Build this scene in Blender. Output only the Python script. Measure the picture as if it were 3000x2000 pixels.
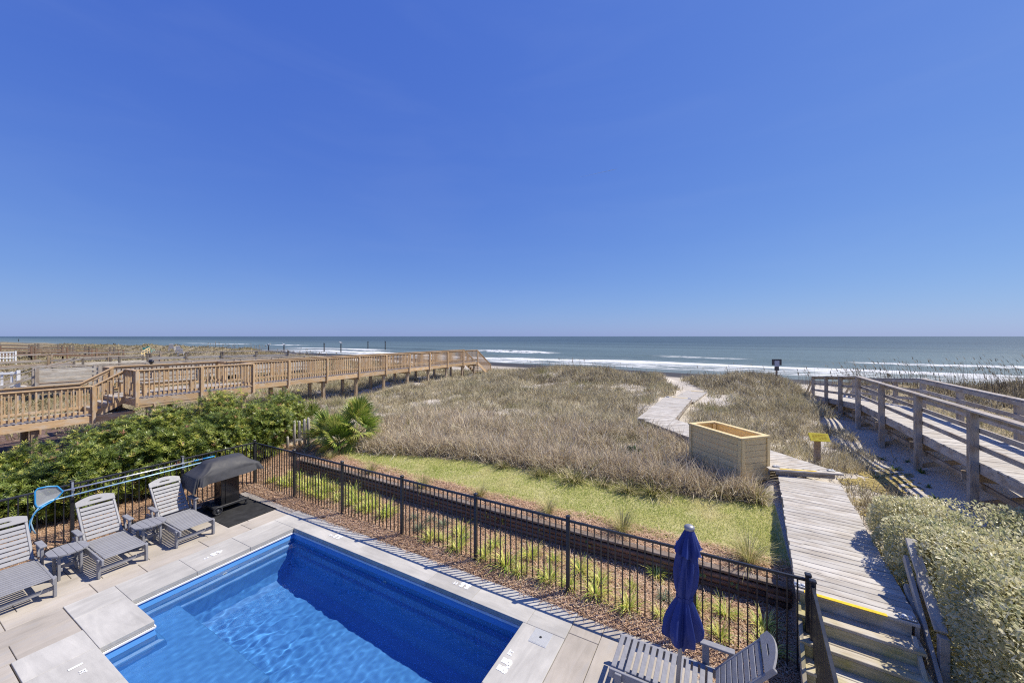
import bpy, bmesh, math, random
import numpy as np
from mathutils import Vector, Matrix

random.seed(7)
RNG = np.random.default_rng(11)
SC = bpy.context.scene
COL = SC.collection
for _o in list(bpy.data.objects):
    bpy.data.objects.remove(_o)

# ------------------------------------------------------------------ camera, sky, sun, exposure
TH = math.radians(28.9)
CT, ST = math.cos(TH), math.sin(TH)
HC = 4.2
FPX = 1110.0
cam_d = bpy.data.cameras.new('camera')
cam_d.sensor_width = 36.0
cam_d.lens = 36.0 * FPX / 3000.0
cam_d.shift_y = -15.0 / 3000.0
cam_d.clip_start = 0.05
cam_d.clip_end = 120000.0
cam = bpy.data.objects.new('camera', cam_d)
COL.objects.link(cam)
cam.location = (0, 0, HC)
cam.rotation_euler = (math.radians(90), 0, TH)
SC.camera = cam

SUN_DIR = Vector((0.65, 0.585, 1.22)).normalized()
SUN_EL = math.asin(SUN_DIR.z)
SUN_AZ = math.atan2(SUN_DIR.x, SUN_DIR.y)          # clockwise from +Y
world = bpy.data.worlds.new('World')
SC.world = world
world.use_nodes = True
wn = world.node_tree
wn.nodes.clear()
w_out = wn.nodes.new('ShaderNodeOutputWorld')
w_bg = wn.nodes.new('ShaderNodeBackground')
w_sky = wn.nodes.new('ShaderNodeTexSky')
w_sky.sky_type = 'NISHITA'
w_sky.sun_disc = False
w_sky.sun_elevation = SUN_EL
w_sky.sun_rotation = SUN_AZ
w_sky.altitude = 0
w_sky.air_density = 1.0
w_sky.dust_density = 0.3
w_sky.ozone_density = 1.0
EXPOSURE = 0.55
SKY_S = 0.115
w_bg.inputs['Strength'].default_value = SKY_S
# one tone curve for the whole sky (the photograph's sky is compressed toward an even violet blue)
_sep = wn.nodes.new('ShaderNodeSeparateColor'); _cmb = wn.nodes.new('ShaderNodeCombineColor')
wn.links.new(w_sky.outputs[0], _sep.inputs[0])
for _i, (_a, _g) in enumerate(((0.366, 0.798), (0.495, 0.70), (0.81, 0.293))):
    _p = wn.nodes.new('ShaderNodeMath'); _p.operation = 'POWER'
    wn.links.new(_sep.outputs[_i], _p.inputs[0]); _p.inputs[1].default_value = _g
    _m = wn.nodes.new('ShaderNodeMath'); _m.operation = 'MULTIPLY'
    wn.links.new(_p.outputs[0], _m.inputs[0])
    _m.inputs[1].default_value = _a * SKY_S ** _g / SKY_S / 2 ** EXPOSURE
    wn.links.new(_m.outputs[0], _cmb.inputs[_i])
_tc = wn.nodes.new('ShaderNodeTexCoord'); _mp = wn.nodes.new('ShaderNodeMapping'); _mp.inputs['Scale'].default_value = (1.3, 2.6, 9.0)
_mp.inputs['Rotation'].default_value = (0, 0, 0.5)
_nz = wn.nodes.new('ShaderNodeTexNoise'); _nz.inputs['Scale'].default_value = 1.4; _nz.inputs['Detail'].default_value = 5; _nz.inputs['Distortion'].default_value = 0.6
wn.links.new(_tc.outputs['Generated'], _mp.inputs[0]); wn.links.new(_mp.outputs[0], _nz.inputs['Vector'])
_mr = wn.nodes.new('ShaderNodeMapRange'); _mr.interpolation_type = 'SMOOTHSTEP'
for _k, _v in (('From Min', 0.42), ('From Max', 0.78), ('To Min', 0.0), ('To Max', 0.04)): _mr.inputs[_k].default_value = _v
wn.links.new(_nz.outputs['Fac'], _mr.inputs['Value'])
_mxs = wn.nodes.new('ShaderNodeMix'); _mxs.data_type = 'RGBA'
wn.links.new(_mr.outputs[0], _mxs.inputs[0]); wn.links.new(_cmb.outputs[0], _mxs.inputs[6])
_mxs.inputs[7].default_value = tuple(c / SKY_S / 2 ** EXPOSURE for c in (0.42, 0.53, 0.80)) + (1,)
wn.links.new(_mxs.outputs[2], w_bg.inputs['Color'])
wn.links.new(w_bg.outputs[0], w_out.inputs['Surface'])

sun_d = bpy.data.lights.new('sun', 'SUN')
sun_d.energy = 3.9
sun_d.angle = math.radians(0.53)
sun_d.color = (1.0, 0.93, 0.80)
sun = bpy.data.objects.new('sun', sun_d)
COL.objects.link(sun)
sun.rotation_euler = SUN_DIR.to_track_quat('Z', 'Y').to_euler()
sun.location = SUN_DIR * 60
sun_d.cycles.is_caustics_light = True
SC.view_settings.view_transform = 'Standard'
SC.view_settings.look = 'None'
SC.view_settings.gamma = 1.0
SC.view_settings.use_curve_mapping = False
SC.view_settings.exposure = EXPOSURE
SC.cycles.max_bounces = 10
SC.cycles.transparent_max_bounces = 12
SC.cycles.caustics_refractive = True
SC.cycles.caustics_reflective = False
SC.cycles.use_denoising = False
SC.cycles.filter_width = 1.15
SC.cycles.sample_clamp_indirect = 2.5


# ------------------------------------------------------------------ small helpers
def at(px, py, z):
    """point at height z on the ray through photo point (px, py)"""
    d = HC - z
    dy, dx = py - 985.0, px - 1500.0
    return (d * (CT * dx - ST * FPX) / dy, d * (ST * dx + CT * FPX) / dy)


def _hash(ix, iy, s):
    v = np.sin(ix * 127.1 + iy * 311.7 + s * 74.7) * 43758.5453
    return v - np.floor(v)


def vnoise(x, y, s=0):
    x = np.asarray(x, float); y = np.asarray(y, float)
    ix, iy = np.floor(x), np.floor(y)
    fx, fy = x - ix, y - iy
    fx = fx * fx * (3 - 2 * fx); fy = fy * fy * (3 - 2 * fy)
    a = _hash(ix, iy, s); b = _hash(ix + 1, iy, s)
    c = _hash(ix, iy + 1, s); d = _hash(ix + 1, iy + 1, s)
    return (a * (1 - fx) + b * fx) * (1 - fy) + (c * (1 - fx) + d * fx) * fy


def sstep(a, b, x):
    t = np.clip((np.asarray(x, float) - a) / (b - a), 0, 1)
    return t * t * (3 - 2 * t)


def props(o, label=None, cat=None, group=None, kind=None):
    if label: o['label'] = label
    if cat: o['category'] = cat
    if group: o['group'] = group
    if kind: o['kind'] = kind
    return o


class Thing:
    """an Empty at the thing's base with its parts as children (world placement kept)"""
    def __init__(self, name, loc, label=None, cat=None, group=None, rotz=0.0, kind=None):
        self.o = bpy.data.objects.new(name, None)
        self.o.empty_display_size = 0.2
        COL.objects.link(self.o)
        self.M = Matrix.Translation(Vector(loc)) @ Matrix.Rotation(rotz, 4, 'Z')
        self.o.matrix_basis = self.M
        self.inv = self.M.inverted()
        props(self.o, label, cat, group, kind)

    def add(self, name, mesh, M=None, parent=None, local=False, kind=None):
        o = bpy.data.objects.new(name, mesh)
        COL.objects.link(o)
        M = Matrix.Identity(4) if M is None else M
        if parent is not None:
            o.parent = parent[0]
            o.matrix_basis = parent[1].inverted() @ M
        else:
            o.parent = self.o
            o.matrix_basis = M if local else self.inv @ M
        if kind: o['kind'] = kind
        return o


def copy_tree(o, parent=None):
    c = o.copy()
    COL.objects.link(c)
    if parent is not None:
        c.parent = parent
    for ch in list(o.children):
        copy_tree(ch, c)
    return c


_cache = {}


def box_mesh(L, w, t, mat, bev=0.0, seg=1):
    key = (round(L, 3), round(w, 3), round(t, 3), mat.name, round(bev, 4), seg)
    m = _cache.get(key)
    if m: return m
    bm = bmesh.new()
    bmesh.ops.create_cube(bm, size=1.0)
    bmesh.ops.scale(bm, vec=(L, w, t), verts=bm.verts)
    if bev > 0:
        bmesh.ops.bevel(bm, geom=list(bm.edges), offset=bev, segments=seg, affect='EDGES', profile=0.5)
    m = bpy.data.meshes.new('box')
    bm.to_mesh(m); bm.free()
    m.materials.append(mat)
    _cache[key] = m
    return m


def frame(p0, p1, up=(0, 0, 1)):
    """matrix with x from p0 to p1, origin at the middle"""
    p0, p1 = Vector(p0), Vector(p1)
    x = (p1 - p0).normalized()
    up = Vector(up)
    y = up.cross(x)
    if y.length < 1e-6:
        y = Vector((0, 1, 0)).cross(x)
    y.normalize()
    z = x.cross(y)
    M = Matrix(((x.x, y.x, z.x, 0), (x.y, y.y, z.y, 0), (x.z, y.z, z.z, 0), (0, 0, 0, 1)))
    return Matrix.Translation((p0 + p1) / 2) @ M, (p1 - p0).length


def bar(T, name, p0, p1, w, t, mat, bev=0.0, up=(0, 0, 1), parent=None, seg=1):
    """a board from p0 to p1: w across, t along 'up'"""
    M, L = frame(p0, p1, up)
    o = T.add(name, box_mesh(L, w, t, mat, bev, seg), M, parent)
    return o


def slab(T, name, u0, u1, v0, v1, z0, z1, mat, bev=0.0, seg=1, along='u', parent=None):
    c = ((u0 + u1) / 2, (v0 + v1) / 2, (z0 + z1) / 2)
    if along == 'u':
        me = box_mesh(u1 - u0, v1 - v0, z1 - z0, mat, bev, seg)
        M = Matrix.Translation(c)
    else:
        me = box_mesh(v1 - v0, u1 - u0, z1 - z0, mat, bev, seg)
        M = Matrix.Translation(c) @ Matrix.Rotation(math.pi / 2, 4, 'Z')
    return T.add(name, me, M, parent)


def tube_mesh(pts, r, mat, n=8, cyclic=False, key=None):
    """tube through points, r scalar or list"""
    P = [Vector(p) for p in pts]
    k = len(P)
    rs = r if isinstance(r, (list, tuple)) else [r] * k
    V, F = [], []
    prev = None
    for i, p in enumerate(P):
        if cyclic:
            d = (P[(i + 1) % k] - P[i - 1]).normalized()
        else:
            d = (P[min(i + 1, k - 1)] - P[max(i - 1, 0)]).normalized()
        a = prev if prev is not None else (Vector((0, 0, 1)) if abs(d.z) < 0.9 else Vector((1, 0, 0)))
        s = (a - d * a.dot(d)).normalized()
        prev = s
        t = d.cross(s)
        for j in range(n):
            an = 2 * math.pi * j / n
            V.append(p + (s * math.cos(an) + t * math.sin(an)) * rs[i])
    m = k if cyclic else k - 1
    for i in range(m):
        for j in range(n):
            a = i * n + j; b = i * n + (j + 1) % n
            c = ((i + 1) % k) * n + (j + 1) % n; d = ((i + 1) % k) * n + j
            F.append((a, b, c, d))
    if not cyclic:
        F.append(tuple(range(n - 1, -1, -1)))
        F.append(tuple((k - 1) * n + j for j in range(n)))
    me = bpy.data.meshes.new('tube')
    me.from_pydata([tuple(v) for v in V], [], F)
    me.polygons.foreach_set('use_smooth', [len(f) == 4 for f in F])
    me.materials.append(mat)
    return me


def lathe_mesh(prof, mat, n=16, smooth=True):
    V, F = [], []
    for r, z in prof:
        for j in range(n):
            a = 2 * math.pi * j / n
            V.append((r * math.cos(a), r * math.sin(a), z))
    for i in range(len(prof) - 1):
        for j in range(n):
            F.append((i * n + j, i * n + (j + 1) % n, (i + 1) * n + (j + 1) % n, (i + 1) * n + j))
    F.append(tuple(range(n - 1, -1, -1)))
    F.append(tuple((len(prof) - 1) * n + j for j in range(n)))
    me = bpy.data.meshes.new('turned')
    me.from_pydata(V, [], F)
    if smooth:
        me.polygons.foreach_set('use_smooth', [len(f) == 4 for f in F])
    me.materials.append(mat)
    return me


def np_mesh(name, V, quads=None, tris=None, mat=None, tone=None, smooth=False):
    V = np.asarray(V, np.float32).reshape(-1, 3)
    me = bpy.data.meshes.new(name)
    nq = 0 if quads is None else len(quads)
    nt = 0 if tris is None else len(tris)
    me.vertices.add(len(V)); me.vertices.foreach_set('co', V.ravel())
    idx = []
    if nq: idx.append(np.asarray(quads, np.int32).ravel())
    if nt: idx.append(np.asarray(tris, np.int32).ravel())
    idx = np.concatenate(idx)
    me.loops.add(len(idx)); me.loops.foreach_set('vertex_index', idx)
    starts = np.concatenate([np.arange(nq) * 4, nq * 4 + np.arange(nt) * 3]).astype(np.int32)
    me.polygons.add(nq + nt); me.polygons.foreach_set('loop_start', starts)
    if smooth:
        me.polygons.foreach_set('use_smooth', np.ones(nq + nt, bool))
    me.update(calc_edges=True)
    if tone is not None:
        a = me.attributes.new('tone', 'FLOAT', 'POINT')
        a.data.foreach_set('value', np.asarray(tone, np.float32).ravel())
    if mat: me.materials.append(mat)
    return me


def top(name, mesh, label=None, cat=None, group=None, kind=None, loc=(0, 0, 0), rotz=0.0):
    o = bpy.data.objects.new(name, mesh)
    COL.objects.link(o)
    o.location = loc; o.rotation_euler = (0, 0, rotz)
    return props(o, label, cat, group, kind)


# ------------------------------------------------------------------ materials
class NT:
    """terse node building"""
    def __init__(self, name, rough=0.6, spec=0.3):
        self.m = bpy.data.materials.new(name)
        self.m.use_nodes = True
        self.t = self.m.node_tree
        self.b = self.t.nodes['Principled BSDF']
        self.b.inputs['Roughness'].default_value = rough
        self.b.inputs['Specular IOR Level'].default_value = spec
        self.out = self.t.nodes['Material Output']

    def n(self, typ, **kw):
        nd = self.t.nodes.new(typ)
        for k, v in kw.items():
            setattr(nd, k, v)
        return nd

    def link(self, a, b):
        self.t.links.new(a, b)

    def put(self, sock, v):
        if isinstance(v, bpy.types.NodeSocket): self.link(v, sock)
        else: sock.default_value = v

    def math(self, op, a, b=None, c=None, clamp=False):
        nd = self.n('ShaderNodeMath', operation=op, use_clamp=clamp)
        self.put(nd.inputs[0], a)
        if b is not None: self.put(nd.inputs[1], b)
        if c is not None: self.put(nd.inputs[2], c)
        return nd.outputs[0]

    def coord(self, which='Object'):
        return self.n('ShaderNodeTexCoord').outputs[which]

    def pos(self):
        return self.n('ShaderNodeNewGeometry').outputs['Position']

    def rand(self):
        return self.n('ShaderNodeObjectInfo').outputs['Random']

    def vmul(self, v, s):
        nd = self.n('ShaderNodeVectorMath', operation='MULTIPLY')
        self.put(nd.inputs[0], v); self.put(nd.inputs[1], s)
        return nd.outputs[0]

    def vadd(self, v, s):
        nd = self.n('ShaderNodeVectorMath', operation='ADD')
        self.put(nd.inputs[0], v); self.put(nd.inputs[1], s)
        return nd.outputs[0]

    def dot(self, v, s):
        nd = self.n('ShaderNodeVectorMath', operation='DOT_PRODUCT')
        self.put(nd.inputs[0], v); self.put(nd.inputs[1], s)
        return nd.outputs['Value']

    def noise(self, vec, scale, detail=3, rough=0.55, dist=0.0):
        nd = self.n('ShaderNodeTexNoise')
        if vec is not None: self.link(vec, nd.inputs['Vector'])
        nd.inputs['Scale'].default_value = scale
        nd.inputs['Detail'].default_value = detail
        nd.inputs['Roughness'].default_value = rough
        nd.inputs['Distortion'].default_value = dist
        return nd.outputs['Fac']

    def ramp(self, fac, stops):
        nd = self.n('ShaderNodeValToRGB')
        cr = nd.color_ramp
        while len(cr.elements) < len(stops): cr.elements.new(0.5)
        for e, (p, c) in zip(cr.elements, stops):
            e.position = p
            e.color = c if len(c) == 4 else (*c, 1)
        self.link(fac, nd.inputs[0])
        return nd.outputs[0]

    def rng(self, v, a, b, c=0.0, d=1.0, smooth=True):
        nd = self.n('ShaderNodeMapRange')
        nd.interpolation_type = 'SMOOTHSTEP' if smooth else 'LINEAR'
        self.put(nd.inputs['Value'], v)
        for k, x in zip(('From Min', 'From Max', 'To Min', 'To Max'), (a, b, c, d)):
            self.put(nd.inputs[k], x)
        return nd.outputs[0]

    def mix(self, fac, a, b, mode='MIX'):
        nd = self.n('ShaderNodeMix', data_type='RGBA', blend_type=mode)
        self.put(nd.inputs[0], fac)
        self.put(nd.inputs[6], a if isinstance(a, bpy.types.NodeSocket) or len(a) == 4 else (*a, 1))
        self.put(nd.inputs[7], b if isinstance(b, bpy.types.NodeSocket) or len(b) == 4 else (*b, 1))
        return nd.outputs[2]

    def val(self, col, v):
        """scale brightness of a colour by a value"""
        nd = self.n('ShaderNodeHueSaturation')
        self.put(nd.inputs['Color'], col); self.put(nd.inputs['Value'], v)
        return nd.outputs[0]

    def attr(self, name='tone'):
        return self.n('ShaderNodeAttribute', attribute_name=name).outputs['Fac']

    def bump(self, h, dist=0.01, strength=0.5):
        nd = self.n('ShaderNodeBump')
        nd.inputs['Strength'].default_value = strength
        nd.inputs['Distance'].default_value = dist
        self.link(h, nd.inputs['Height'])
        self.link(nd.outputs[0], self.b.inputs['Normal'])

    def color(self, c):
        self.put(self.b.inputs['Base Color'], c if isinstance(c, bpy.types.NodeSocket) or len(c) == 4 else (*c, 1))
        return self.m


def wood(name, light, dark, grey=None, rough=0.75, grain=1.0, var=0.35, greyamt=0.5, moss=None):
    k = NT(name, rough, 0.25)
    oc = k.coord('Object')
    r = k.rand()
    off = k.n('ShaderNodeCombineXYZ')
    k.link(k.math('MULTIPLY', r, 37.0), off.inputs[0])
    k.link(k.math('MULTIPLY', r, 91.0), off.inputs[1])
    p = k.vadd(oc, off.outputs[0])
    g = k.noise(k.vmul(p, (1.6 * grain, 26 * grain, 26 * grain)), 2.2, 5, 0.62, 0.4)
    fine = k.noise(k.vmul(p, (5, 120, 120)), 2.0, 3, 0.6)
    c = k.ramp(g, [(0.28, dark), (0.5, tuple((a + b) / 2 for a, b in zip(light, dark))), (0.72, light)])
    if grey:
        wth = k.noise(k.vmul(p, (2, 5, 5)), 1.4, 3)
        c = k.mix(k.rng(wth, 0.62 - greyamt * 0.5, 0.82 - greyamt * 0.3), c, grey)
    if moss:
        pz = k.noise(k.pos(), 1.7, 4, 0.6)
        c = k.mix(k.math('MULTIPLY', k.rng(pz, 0.47, 0.68), moss[3]), c, moss[:3])
    kn = k.n('ShaderNodeTexVoronoi'); kn.inputs['Scale'].default_value = 1.0
    k.link(k.vmul(p, (2.3, 9, 9)), kn.inputs['Vector'])
    knot = k.rng(kn.outputs['Distance'], 0.05, 0.13, 0.45, 1.0)
    c = k.val(c, k.math('MULTIPLY', knot, k.rng(r, 0, 1, 1 - var * 0.5, 1 + var * 0.5, False)))
    k.bump(k.math('ADD', k.math('MULTIPLY', g, 0.6), k.math('MULTIPLY', fine, 0.4)), 0.004, 0.55)
    return k.color(c)


M_BROWN = wood('treated_pine', (0.61, 0.435, 0.25), (0.39, 0.25, 0.125), (0.52, 0.42, 0.31), 0.7, 1.0, 0.35, 0.35)
M_BROWN_DECK = wood('walked_pine', (0.42, 0.35, 0.27), (0.24, 0.19, 0.14), (0.40, 0.37, 0.33), 0.8, 1.0, 0.3, 0.7)
M_PILE = wood('piling_timber', (0.42, 0.32, 0.21), (0.20, 0.135, 0.08), (0.40, 0.34, 0.27), 0.85, 1.0, 0.3, 0.4)
M_GREY = wood('silvered_timber', (0.44, 0.37, 0.295), (0.20, 0.155, 0.115), (0.40, 0.37, 0.335), 0.82, 1.0, 0.35, 0.6)
M_GREYDECK = wood('bleached_boards', (0.54, 0.495, 0.42), (0.31, 0.27, 0.22), (0.535, 0.505, 0.45), 0.85, 1.0, 0.24, 0.55)
M_STEP = wood('mossy_step_boards', (0.60, 0.54, 0.42), (0.34, 0.28, 0.19), (0.56, 0.53, 0.46), 0.85, 1.0, 0.25, 0.4, (0.36, 0.32, 0.08, 0.6))
M_RISER = wood('algae_riser_boards', (0.62, 0.55, 0.34), (0.36, 0.31, 0.15), None, 0.85, 1.0, 0.2, 0.4, (0.42, 0.38, 0.08, 0.8))
M_NEWPINE = wood('fresh_pine', (0.84, 0.68, 0.37), (0.70, 0.53, 0.25), None, 0.6, 1.0, 0.16)
M_REDWOOD = wood('reddish_timber', (0.30, 0.185, 0.12), (0.16, 0.095, 0.065), (0.26, 0.21, 0.17), 0.8, 1.0, 0.3, 0.3)
M_LOG = wood('stained_log', (0.30, 0.185, 0.125), (0.11, 0.064, 0.044), (0.22, 0.155, 0.12), 0.55, 0.8, 0.5, 0.25)
M_DTIMBER = wood('dark_grey_timber', (0.20, 0.165, 0.13), (0.09, 0.07, 0.055), (0.19, 0.175, 0.16), 0.85, 1.0, 0.3, 0.5)
M_CAPLOG = wood('weathered_cap', (0.26, 0.20, 0.15), (0.10, 0.068, 0.045), (0.25, 0.21, 0.18), 0.8, 1.0, 0.35, 0.45)


def plain(name, col, rough=0.5, spec=0.4, metal=0.0, nz=0.12, sc=14, bump=0.0, objvar=0.0):
    k = NT(name, rough, spec)
    k.b.inputs['Metallic'].default_value = metal
    oc = k.coord('Object')
    f = k.noise(oc, sc, 4, 0.6)
    v = k.rng(f, 0.25, 0.75, 1 - nz, 1 + nz)
    if objvar: v = k.math('MULTIPLY', v, k.rng(k.rand(), 0, 1, 1 - objvar, 1 + objvar, False))
    base = k.n('ShaderNodeRGB'); base.outputs[0].default_value = (*col, 1)
    c = k.val(base.outputs[0], v)
    k.put(k.b.inputs['Roughness'], k.rng(f, 0.2, 0.8, rough * 0.85, min(1, rough * 1.15)))
    if bump: k.bump(k.noise(oc, sc * 6, 3), 0.003, bump)
    return k.color(c)


M_FENCE = plain('black_powder_coat', (0.022, 0.023, 0.028), 0.35, 0.5, 0, 0.25, 8)
M_POLY = plain('grey_poly_lumber', (0.265, 0.265, 0.278), 0.5, 0.4, 0, 0.09, 22, 0.25, 0.06)
M_WHITE = plain('white_paint', (0.78, 0.79, 0.80), 0.5, 0.4, 0, 0.06, 6)
M_YELLOW = plain('yellow_strip', (0.78, 0.52, 0.02), 0.6, 0.3, 0, 0.18, 18, 0.3)
M_SIGNY = plain('yellow_sign_paint', (0.60, 0.50, 0.045), 0.55, 0.3, 0, 0.14, 12)
M_MARK = plain('white_stencil_paint', (0.82, 0.83, 0.84), 0.7, 0.2, 0, 0.12, 40)
M_COVER = plain('black_cover_cloth', (0.06, 0.06, 0.063), 0.62, 0.35, 0, 0.15, 9, 0.3)
M_BLACKGLOSS = plain('black_enamel', (0.014, 0.014, 0.016), 0.12, 0.6, 0, 0.2, 6)
M_TYRE = plain('grey_black_plastic', (0.03, 0.031, 0.035), 0.55, 0.4, 0, 0.2, 12)
M_STEEL = plain('galvanised_steel', (0.50, 0.51, 0.53), 0.35, 0.5, 0.9, 0.1, 20)
M_MAT = plain('black_rubber_mat', (0.034, 0.034, 0.035), 0.85, 0.15, 0, 0.3, 5, 0.4)
M_ALU = plain('brushed_aluminium', (0.72, 0.74, 0.76), 0.35, 0.5, 0.75, 0.05, 20)
M_POLEBLUE = plain('pale_blue_pole', (0.42, 0.66, 0.82), 0.35, 0.5, 0.2, 0.08, 10)
M_BLUEPLASTIC = plain('bright_blue_plastic', (0.04, 0.30, 0.62), 0.4, 0.5, 0, 0.1, 12)
M_UMBPOLE = plain('grey_pole', (0.30, 0.30, 0.31), 0.4, 0.5, 0.3, 0.08, 10)
M_TEAL = plain('turquoise_plastic', (0.10, 0.55, 0.50), 0.5, 0.4)
M_DARKPOST = plain('dark_piling', (0.055, 0.05, 0.048), 0.9, 0.2, 0, 0.3, 3)
M_BIRD = plain('white_feather', (0.72, 0.72, 0.70), 0.8, 0.2)
M_BIRDGREY = plain('grey_feather', (0.28, 0.28, 0.30), 0.8, 0.2)
M_BEAK = plain('yellow_beak', (0.62, 0.40, 0.06), 0.5, 0.3)
M_SIGNBACK = plain('grey_brown_sign_board', (0.10, 0.09, 0.085), 0.8, 0.2, 0, 0.2, 10)
M_NOTICE = plain('pale_notice_sheet', (0.48, 0.48, 0.53), 0.7, 0.2, 0, 0.05, 10)
M_INK = plain('faded_orange_lettering', (0.45, 0.30, 0.03), 0.7, 0.2)
M_LID = plain('grey_plastic_lid', (0.42, 0.43, 0.44), 0.6, 0.3, 0, 0.06, 20)
M_LENS = plain('frosted_lens', (0.55, 0.57, 0.60), 0.25, 0.5, 0, 0.06, 20)
M_DARKHOLE = plain('dark_plastic', (0.02, 0.02, 0.02), 0.5, 0.3)


def mk_paver(name, a, b, c3):
    k = NT(name, 0.82, 0.25)
    p = k.pos()
    r = k.rand()
    off = k.n('ShaderNodeCombineXYZ'); k.link(k.math('MULTIPLY', r, 60), off.inputs[0]); k.link(k.math('MULTIPLY', r, 23), off.inputs[1])
    q = k.vadd(k.coord('Object'), off.outputs[0])
    streak = k.noise(k.vmul(q, (1.2, 7.0, 4)), 1.1, 5, 0.6, 0.7)
    spk = k.noise(p, 120, 2, 0.7)
    c = k.ramp(streak, [(0.3, a), (0.52, b), (0.75, c3)])
    dirt = k.noise(p, 0.9, 4, 0.6)
    c = k.val(c, k.math('MULTIPLY', k.rng(dirt, 0.3, 0.7, 0.82, 1.08), k.math('MULTIPLY', k.rng(spk, 0.2, 0.8, 0.93, 1.07), k.rng(r, 0, 1, 0.92, 1.06, False))))
    st = k.noise(p, 6.0, 5, 0.7)
    c = k.mix(k.rng(st, 0.62, 0.8, 0, 0.45), c, (0.22, 0.20, 0.17))
    c = k.mix(k.rng(k.noise(p, 38, 3, 0.8), 0.70, 0.78, 0, 0.5), c, (0.20, 0.17, 0.13))
    k.bump(k.math('ADD', streak, k.math('MULTIPLY', spk, 0.3)), 0.004, 0.4)
    return k.color(c)


M_PAVER = mk_paver('sand_paver', (0.40, 0.36, 0.305), (0.47, 0.42, 0.355), (0.43, 0.405, 0.37))
M_COPING = mk_paver('grey_coping_stone', (0.44, 0.422, 0.385), (0.50, 0.48, 0.437), (0.57, 0.545, 0.49))
M_JOINT = plain('joint_sand', (0.17, 0.15, 0.125), 0.95, 0.1, 0, 0.25, 6)


def mk_pool():
    k = NT('blue_gelcoat', 0.3, 0.4)
    p = k.pos()
    f = k.noise(p, 0.8, 3)
    sp = k.noise(p, 300, 1)
    c = k.mix(k.rng(f, 0.3, 0.7), (0.088, 0.285, 0.62), (0.108, 0.32, 0.68))
    z = k.n('ShaderNodeSeparateXYZ'); k.link(p, z.inputs[0])
    zn = k.math('ADD', z.outputs[2], k.math('MULTIPLY', k.noise(p, 9, 4), 0.03))
    scum = k.math('MULTIPLY', k.rng(zn, -0.215, -0.20), k.rng(zn, -0.20, -0.188, 1, 0))
    br = k.rng(k.noise(p, 14, 4, 0.7), 0.5, 0.64)
    c = k.mix(k.math('MULTIPLY', scum, br), c, (0.35, 0.30, 0.28))
    return k.color(c)


M_POOL = mk_pool()


def mk_water():
    k = NT('pool_water', 0.0, 0.5)
    k.t.nodes.remove(k.b)
    g = k.n('ShaderNodeBsdfGlass'); g.inputs['IOR'].default_value = 1.33
    g.inputs['Roughness'].default_value = 0.0
    g.inputs['Color'].default_value = (0.90, 0.97, 1.0, 1)
    k.link(g.outputs[0], k.out.inputs['Surface'])
    return k.m


M_WATER = mk_water()


def mk_ground(name, cols, scale=3.0, fine=40, bump=0.6, dist=0.03, spk=0.15):
    k = NT(name, 0.95, 0.1)
    p = k.pos()
    a = k.noise(p, scale, 5, 0.65)
    f = k.noise(p, fine, 4, 0.7)
    mixv = k.math('ADD', k.math('MULTIPLY', a, 0.65), k.math('MULTIPLY', f, 0.35))
    n = len(cols)
    c = k.ramp(mixv, [(0.32 + 0.36 * i / (n - 1), col) for i, col in enumerate(cols)])
    c = k.val(c, k.rng(k.noise(p, fine * 3, 2), 0.25, 0.75, 1 - spk, 1 + spk))
    k.bump(k.math('ADD', a, f), dist, bump)
    return k.color(c)


M_SAND = mk_ground('dune_sand', [(0.46, 0.405, 0.325), (0.59, 0.535, 0.45), (0.65, 0.595, 0.51)], 0.9, 14, 0.8, 0.06, 0.12)
M_STRAW = mk_ground('pine_straw_ground', [(0.22, 0.13, 0.08), (0.38, 0.25, 0.16), (0.48, 0.345, 0.235)], 6, 60, 0.6, 0.03, 0.3)
M_LAWN = mk_ground('lawn_ground', [(0.36, 0.35, 0.13), (0.45, 0.42, 0.18), (0.54, 0.49, 0.27)], 2, 60, 0.6, 0.02, 0.2)
M_TANLAWN = mk_ground('dry_lawn', [(0.27, 0.20, 0.10), (0.34, 0.26, 0.14), (0.38, 0.30, 0.18)], 1.5, 40, 0.6, 0.02, 0.2)
M_GDUNE = mk_ground('grassy_dune', [(0.19, 0.15, 0.08), (0.31, 0.25, 0.14), (0.38, 0.315, 0.20), (0.48, 0.42, 0.32)], 0.5, 5, 1.0, 0.15, 0.3)
M_MULCH = mk_ground('brown_mulch', [(0.11, 0.07, 0.055), (0.22, 0.145, 0.115), (0.33, 0.25, 0.21)], 3, 30, 1.0, 0.05, 0.3)


def mk_beach():
    k = NT('beach_sand', 0.9, 0.2)
    p = k.pos()
    _sx = k.n('ShaderNodeSeparateXYZ'); k.link(p, _sx.inputs[0])
    w = k.math('ADD', _sx.outputs[1], k.math('MULTIPLY', k.math('MAXIMUM', _sx.outputs[0], -150.0), 0.13))
    nz = k.noise(p, 0.12, 4)
    wz = k.math('ADD', w, k.math('MULTIPLY', k.math('SUBTRACT', nz, 0.5), 9.0))
    wet = k.rng(wz, 52.5, 57.0)
    dry = k.ramp(k.noise(p, 0.5, 5, 0.65), [(0.3, (0.38, 0.33, 0.26)), (0.7, (0.52, 0.47, 0.39))])
    c = k.mix(wet, dry, (0.05, 0.046, 0.043))
    k.put(k.b.inputs['Roughness'], k.rng(wet, 0, 1, 0.95, 0.7))
    k.bump(k.noise(p, 1.2, 4), 0.05, 0.5)
    return k.color(c)


M_BEACH = mk_beach()


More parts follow.
